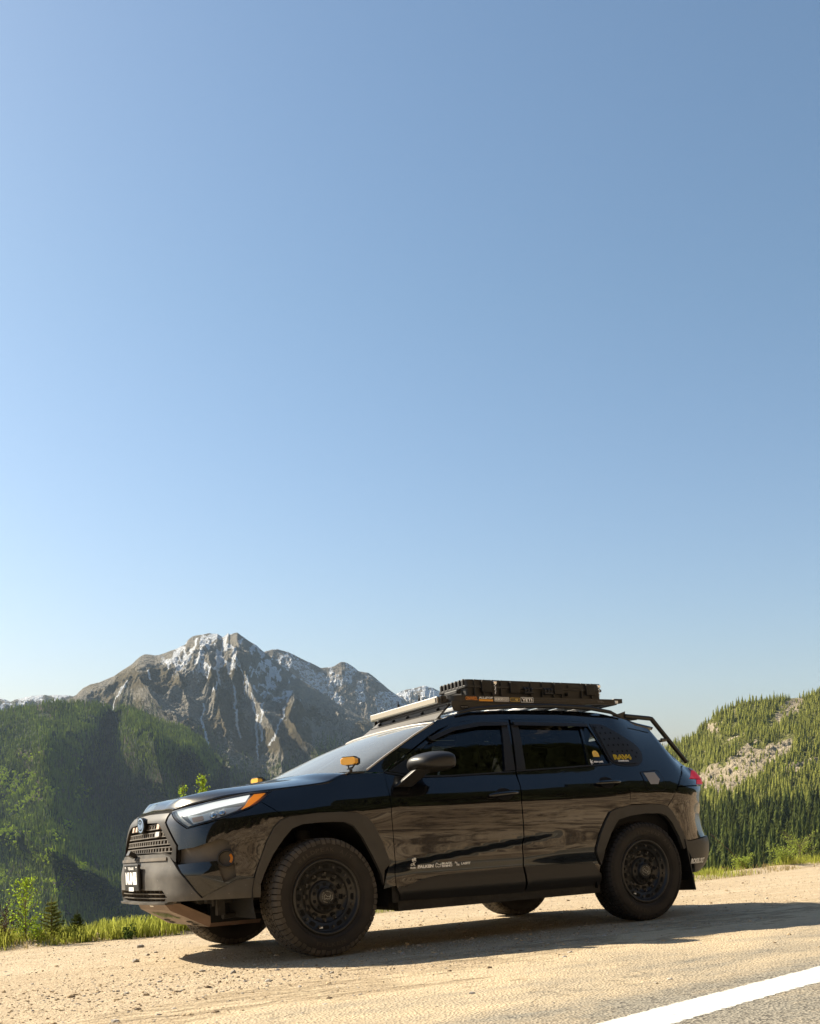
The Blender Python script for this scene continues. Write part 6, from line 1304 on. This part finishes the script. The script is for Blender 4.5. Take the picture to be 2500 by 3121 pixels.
# ---- wheels
TRAD=.375; RL=.240
def wheel_builder(dusty):
    mats_t=[TYRED if dusty else TYRE,SIDEW,GROOVE,SIDEL]
    root=bpy.data.objects.new('wheel',None); COL.objects.link(root); root.empty_display_size=.1
    # tyre: local y<0 is outboard
    t=MB(); pr=[(RL-.004,-.095),(RL+.012,-.108),(RL+.05,-.122),(.335,-.122),(.356,-.114),(.366,-.095),(.367,0),(.366,.095),(.356,.114),(.335,.122),(RL+.02,.110),(RL-.004,.095)]
    t.rev(pr[:5],(0,0,0),96,1); t.rev(pr[4:9],(0,0,0),96,2); t.rev(pr[8:],(0,0,0),96,1)
    rnd=random.Random(3)
    def blk(y0,y1,a0,a1,sk,h=.0085,r0=.366,m=0):
        V=[]
        for r in (r0-.004,r0+h):
            q=.0012 if r>r0 else 0
            for y,a in ((y0+q,a0+sk),(y0+q,a1+sk),(y1-q,a1-sk),(y1-q,a0-sk)): V.append((r*math.cos(a),y,r*math.sin(a)))
        t.add(V,[(4,5,6,7),(0,1,5,4),(1,2,6,5),(2,3,7,6),(3,0,4,7)],m)
    NB=60
    for k in range(NB):
        a=2*math.pi*k/NB; d=2*math.pi/NB
        blk(-.028,-.003,a+.08*d,a+.80*d,.10*d); blk(.003,.028,a+.45*d,a+1.18*d,-.10*d)
        blk(-.062,-.034,a+.30*d,a+1.10*d,-.14*d); blk(.034,.062,a+.10*d,a+.92*d,.14*d)
        for e in (-1,1):
            ex=(k%2)*.006
            a0=a+.05*d+(.3*d if e>0 else 0); a1=a0+.80*d
            # shoulder block wraps onto the sidewall
            V=[]; rr=((.374,.068),(.372,.100+ex*.3),(.358,.118),(.338-ex,.125))
            ri=((.362,.066),(.362,.098),(.350,.112),(.336-ex,.120))
            for r,y in rr: V+=[(r*math.cos(a0),e*y,r*math.sin(a0)),(r*math.cos(a1),e*y,r*math.sin(a1))]
            for r,y in ri: V+=[(r*math.cos(a0),e*y,r*math.sin(a0)),(r*math.cos(a1),e*y,r*math.sin(a1))]
            F=[(2*i,2*i+1,2*i+3,2*i+2) for i in range(3)]+[(2*i,2*i+2,8+2*i+2,8+2*i) for i in range(3)]+[(2*i+1,2*i+3,8+2*i+3,8+2*i+1) for i in range(3)]+[(6,7,15,14),(0,1,9,8)]
            t.add(V,F,0)
    # rings on the sidewall
    for r in (.262,.330): t.rev([(r-.002,-.119-.002),(r,-.1245),(r+.002,-.121)],(0,0,0),96,1)
    ty=root
    m=t; F0=len(t.f); R0=.286
    for word,a_c in (('WILDPEAK A/T',math.radians(92)),('FALKEN',math.radians(-90))):
        n=len(word); st=.052 if n<8 else .050
        for i,ch in enumerate(word):
            if ch==' ': continue
            v,f=text2d(ch,.02); w=.028 if ch not in 'I/' else .012; hgt=.026
            off_=(i-(n-1)/2)*.034
            if a_c>0: m.add([((R0+b*hgt)*math.cos(a_c-(off_+(a-.5)*w)/R0),-.1245,(R0+b*hgt)*math.sin(a_c-(off_+(a-.5)*w)/R0)) for a,b in v],f)
            else: m.add([((R0+(1-b)*hgt)*math.cos(a_c+(off_+(a-.5)*w)/R0),-.1245,(R0+(1-b)*hgt)*math.sin(a_c+(off_+(a-.5)*w)/R0)) for a,b in v],f)
    t.m[F0:]=[3]*(len(t.f)-F0); ty=t.build('tyre',mats_t,root)
    # rim: barrel and dished face
    r=MB(); pr=[(RL+.001,-.104),(RL-.004,-.110),(RL-.016,-.108),(RL-.020,-.100),(RL-.024,-.092),(RL-.028,-.086),(.166,-.084),(.162,-.078),(.160,-.066),(.108,-.050),(.104,-.052),(.102,-.070),(.098,-.074),(.060,-.074),(.058,-.078),(.056,-.100),(.050,-.104),(.0005,-.104)]
    r.rev(pr,(0,0,0),96); r.rev([(RL+.001,-.104),(RL-.01,0),(RL-.01,.10)],(0,0,0),64)
    ro=None
    def oval(m,rad,a,w,h,y0,y1,mt=0,n=16):
        V=[]
        for y in (y0,y1):
            for k in range(n):
                q=2*math.pi*k/n; e=.5; dx=math.copysign(abs(math.cos(q))**e,math.cos(q))*w/2; dr=math.copysign(abs(math.sin(q))**e,math.sin(q))*h/2
                aa=a+dx/rad; V.append(((rad+dr)*math.cos(aa),y,(rad+dr)*math.sin(aa)))
        m.add(V,[tuple(n+k for k in range(n))]+[(k,(k+1)%n,n+(k+1)%n,n+k) for k in range(n)],mt)
    d=r; F0=len(r.f)
    for k in range(12):
        a=math.radians(87+30*k); oval(d,.190,a,.042,.024,-.0855,-.0875)
        oval(d,.128,math.radians(87+30*k),.034,.026,-.0570,-.0600)
    for k in range(10): oval(d,.080,math.radians(90+36*k),.022,.022,-.0745,-.0755)
    r.m[F0:]=[1]*(len(r.f)-F0)
    # raised rims of the slots, bolts
    b=r
    def bolt(rad,a,y,rr,hh):
        c=(rad*math.cos(a),rad*math.sin(a)); N=10; V=[]
        for q,yy in ((rr*1.25,y),(rr*1.2,y-hh*.3),(rr,y-hh*.35),(rr*.9,y-hh)):
            for k in range(N): V.append((c[0]+q*math.cos(2*math.pi*k/N),yy,c[1]+q*math.sin(2*math.pi*k/N)))
        b.add(V,[(j*N+k,j*N+(k+1)%N,(j+1)*N+(k+1)%N,(j+1)*N+k) for j in range(3) for k in range(N)]+[tuple(3*N+k for k in range(N))],0)
    for k in range(12):
        bolt(.192,math.radians(72+30*k),-.085,.0085,.012); bolt(.150,math.radians(87+30*k),-.063,.008,.014)
    for k in range(10): bolt(.082,math.radians(108+36*k),-.0745,.0035,.004)
    # ribs on the dish
    for k in range(12):
        a=math.radians(87+30*k); M_=Matrix.Rotation(-a,3,'Y'); b.box(M_@Vector((.150,-.058,0)),(.030,.012,.026),M_)
    ro=r.build('rim',[RIM,DARK],root)
    m=MB()
    for i,ch in enumerate('BLACK RHINO * HARD ALLOYS *'):
        if ch==' ': continue
        v,f=text2d(ch,.0); a_c=math.radians(90-360/27*i); m.add([((.033+b_*.006)*math.cos(a_c-(a_-.5)*.005/.036),-.1046,(.033+b_*.006)*math.sin(a_c-(a_-.5)*.005/.036)) for a_,b_ in v],f)
    sv=m
    def pl2(P,t=.0018):
        for i in range(len(P)-1):
            a=Vector(P[i]);b2=Vector(P[i+1]);dd=b2-a; n=Vector((-dd.y,dd.x)).normalized()*t/2; m.add([(q.x,-.1046,q.y) for q in (a+n,b2+n,b2-n,a-n)],[(0,1,2,3)])
    pl2([(-.024+x*.048,-.015+y*.030) for x,y in RH]); m.build('cap_lettering',WHITE if False else mat('silver_print',(.5,.48,.42),.4),ro)
    vb=MB(); 
    a=math.radians(-104); vb.box((.196*math.cos(a),-.0885,.196*math.sin(a)),(.024,.003,.010),None); vb.build('rim_bright_spot',WHITE,ro)  # white chip stands in for sunlit ground glimpsed through a rim hole
    return root
def addtree(src,parent=None):
    c=src.copy(); COL.objects.link(c)
    if parent is not None: c.parent=parent
    for ch in src.children: addtree(ch,c)
    return c
w0=wheel_builder(False); wd=wheel_builder(True)
w0.parent=car; wd.parent=car
def place(w,x,y,flip,rot,steer=0):
    w.matrix_local=Matrix.Translation((x,y,TRAD))@Matrix.Rotation(steer+(math.pi if flip else 0),4,'Z')@Matrix.Rotation(rot,4,'Y')
YW=.815
place(w0,1.345,-YW,False,.35); place(wd,-1.345,-YW,False,0.0,.05)
w3=addtree(wd,car); place(w3,-1.345,YW,True,.8,.05); w4=addtree(wd,car); place(w4,1.345,YW,True,.2)
# ---------------------------------------------------------------- the case strapped on the rack
case=empty('hard_case','long black ribbed hard case with latches lying on the roof rack','case',CAR@Matrix.Translation((.73,-.33,1.745)))
def cb(a,b): return a,b
m=MB(); L=1.32; D=.40
def caseprof(z0,z1,l,d,r,name,bev):
    q=MB(); P=rrect(-l/2,-d/2,l/2,d/2,r); q.prism(P,lambda u,v,w:(u,v,w),z0,z1); return q.build(name,CASEM,case,bevel=bev)
low=caseprof(0,.072,L-.03,D-.03,.03,'case_base',.012); lid=caseprof(.078,.128,L-.02,D-.02,.03,'case_lid',.014)
caseprof(.066,.084,L,D,.035,'case_seam_rim',.004)
def rib(x,y,parent,w=.018,vert=True):
    q=MB(); q.box((x,-D/2+.002 if y<0 else D/2-.002,.10),(w,.016,.052)); q.box((x,0,.130),(w,D-.05,.006)); return q
for i,x in enumerate((-.58,-.50,-.42,-.34,-.06,.05,.16,.24,.44,.54)):
    q=MB(); q.box((x,-D/2+.004,.040),(.014,.012,.07)); q.box((x,-D/2+.004,.104),(.014,.014,.046)); q.box((x,0,.1295),(.014,D-.06,.006)); q.build('rib',CASEM,case,bevel=.003)
for i in range(7):
    y=-D/2+.05+i*.05; q=MB(); q.box((-L/2+.008,y,.10),(.018,.022,.055)); q.box((-L/2+.03,y,.128),(.06,.020,.010)); q.build('end_rib',CASEM,case,bevel=.004)
for x in (-.48,-.22,.20,.52):
    q=MB(); q.box((x,-D/2-.004,.075),(.085,.020,.085)); 
    for i in range(7): q.box((x,-D/2-.0155,.045+i*.010),(.06,.004,.005))
    q.build('latch',CASEM,case,bevel=.003)
for x in (-.10,.09):
    q=MB(); 
    for dx in (-.03,0,.03): q.tube([(x+dx,-D/2-.004,.035),(x+dx,-D/2-.022,.045),(x+dx,-D/2-.022,.065),(x+dx,-D/2-.002,.075)],.007,6)
    q.tube([(x-.04,-D/2-.018,.035),(x+.04,-D/2-.018,.035)],.010,8); q.build('hinge_pin',CASEM,case)
q=MB(); q.bbox((.30,-D/2+.004,.085),(.45,-D/2-.002,.110)); q.build('name_plate',CASEM,case,bevel=.002)
q=MB(); q.tube([(.29,-D/2-.02,.035),(.29,-D/2+.02,.035)],.014,12); q.build('purge_valve',CASEM,case)
q=MB(); q.bbox((-L/2-.03,-.12,.03),(-L/2-.018,.06,.06)); q.bbox((-L/2-.03,-.12,.03),(-L/2+.01,-.10,.06)); q.bbox((-L/2-.03,.04,.03),(-L/2+.01,.06,.06)); q.build('carry_handle',CASEM,case,bevel=.005)
for x in (-.41,.60):
    q=MB(); 
    for i in range(9): q.box((x+.004*math.sin(i*2.3),-D/2-.016,.100-.010*i),(.012,.008,.006))
    q.box((x,-D/2-.018,.104),(.028,.010,.020)); q.build('padlock_chain',CHROME,case,bevel=.002)
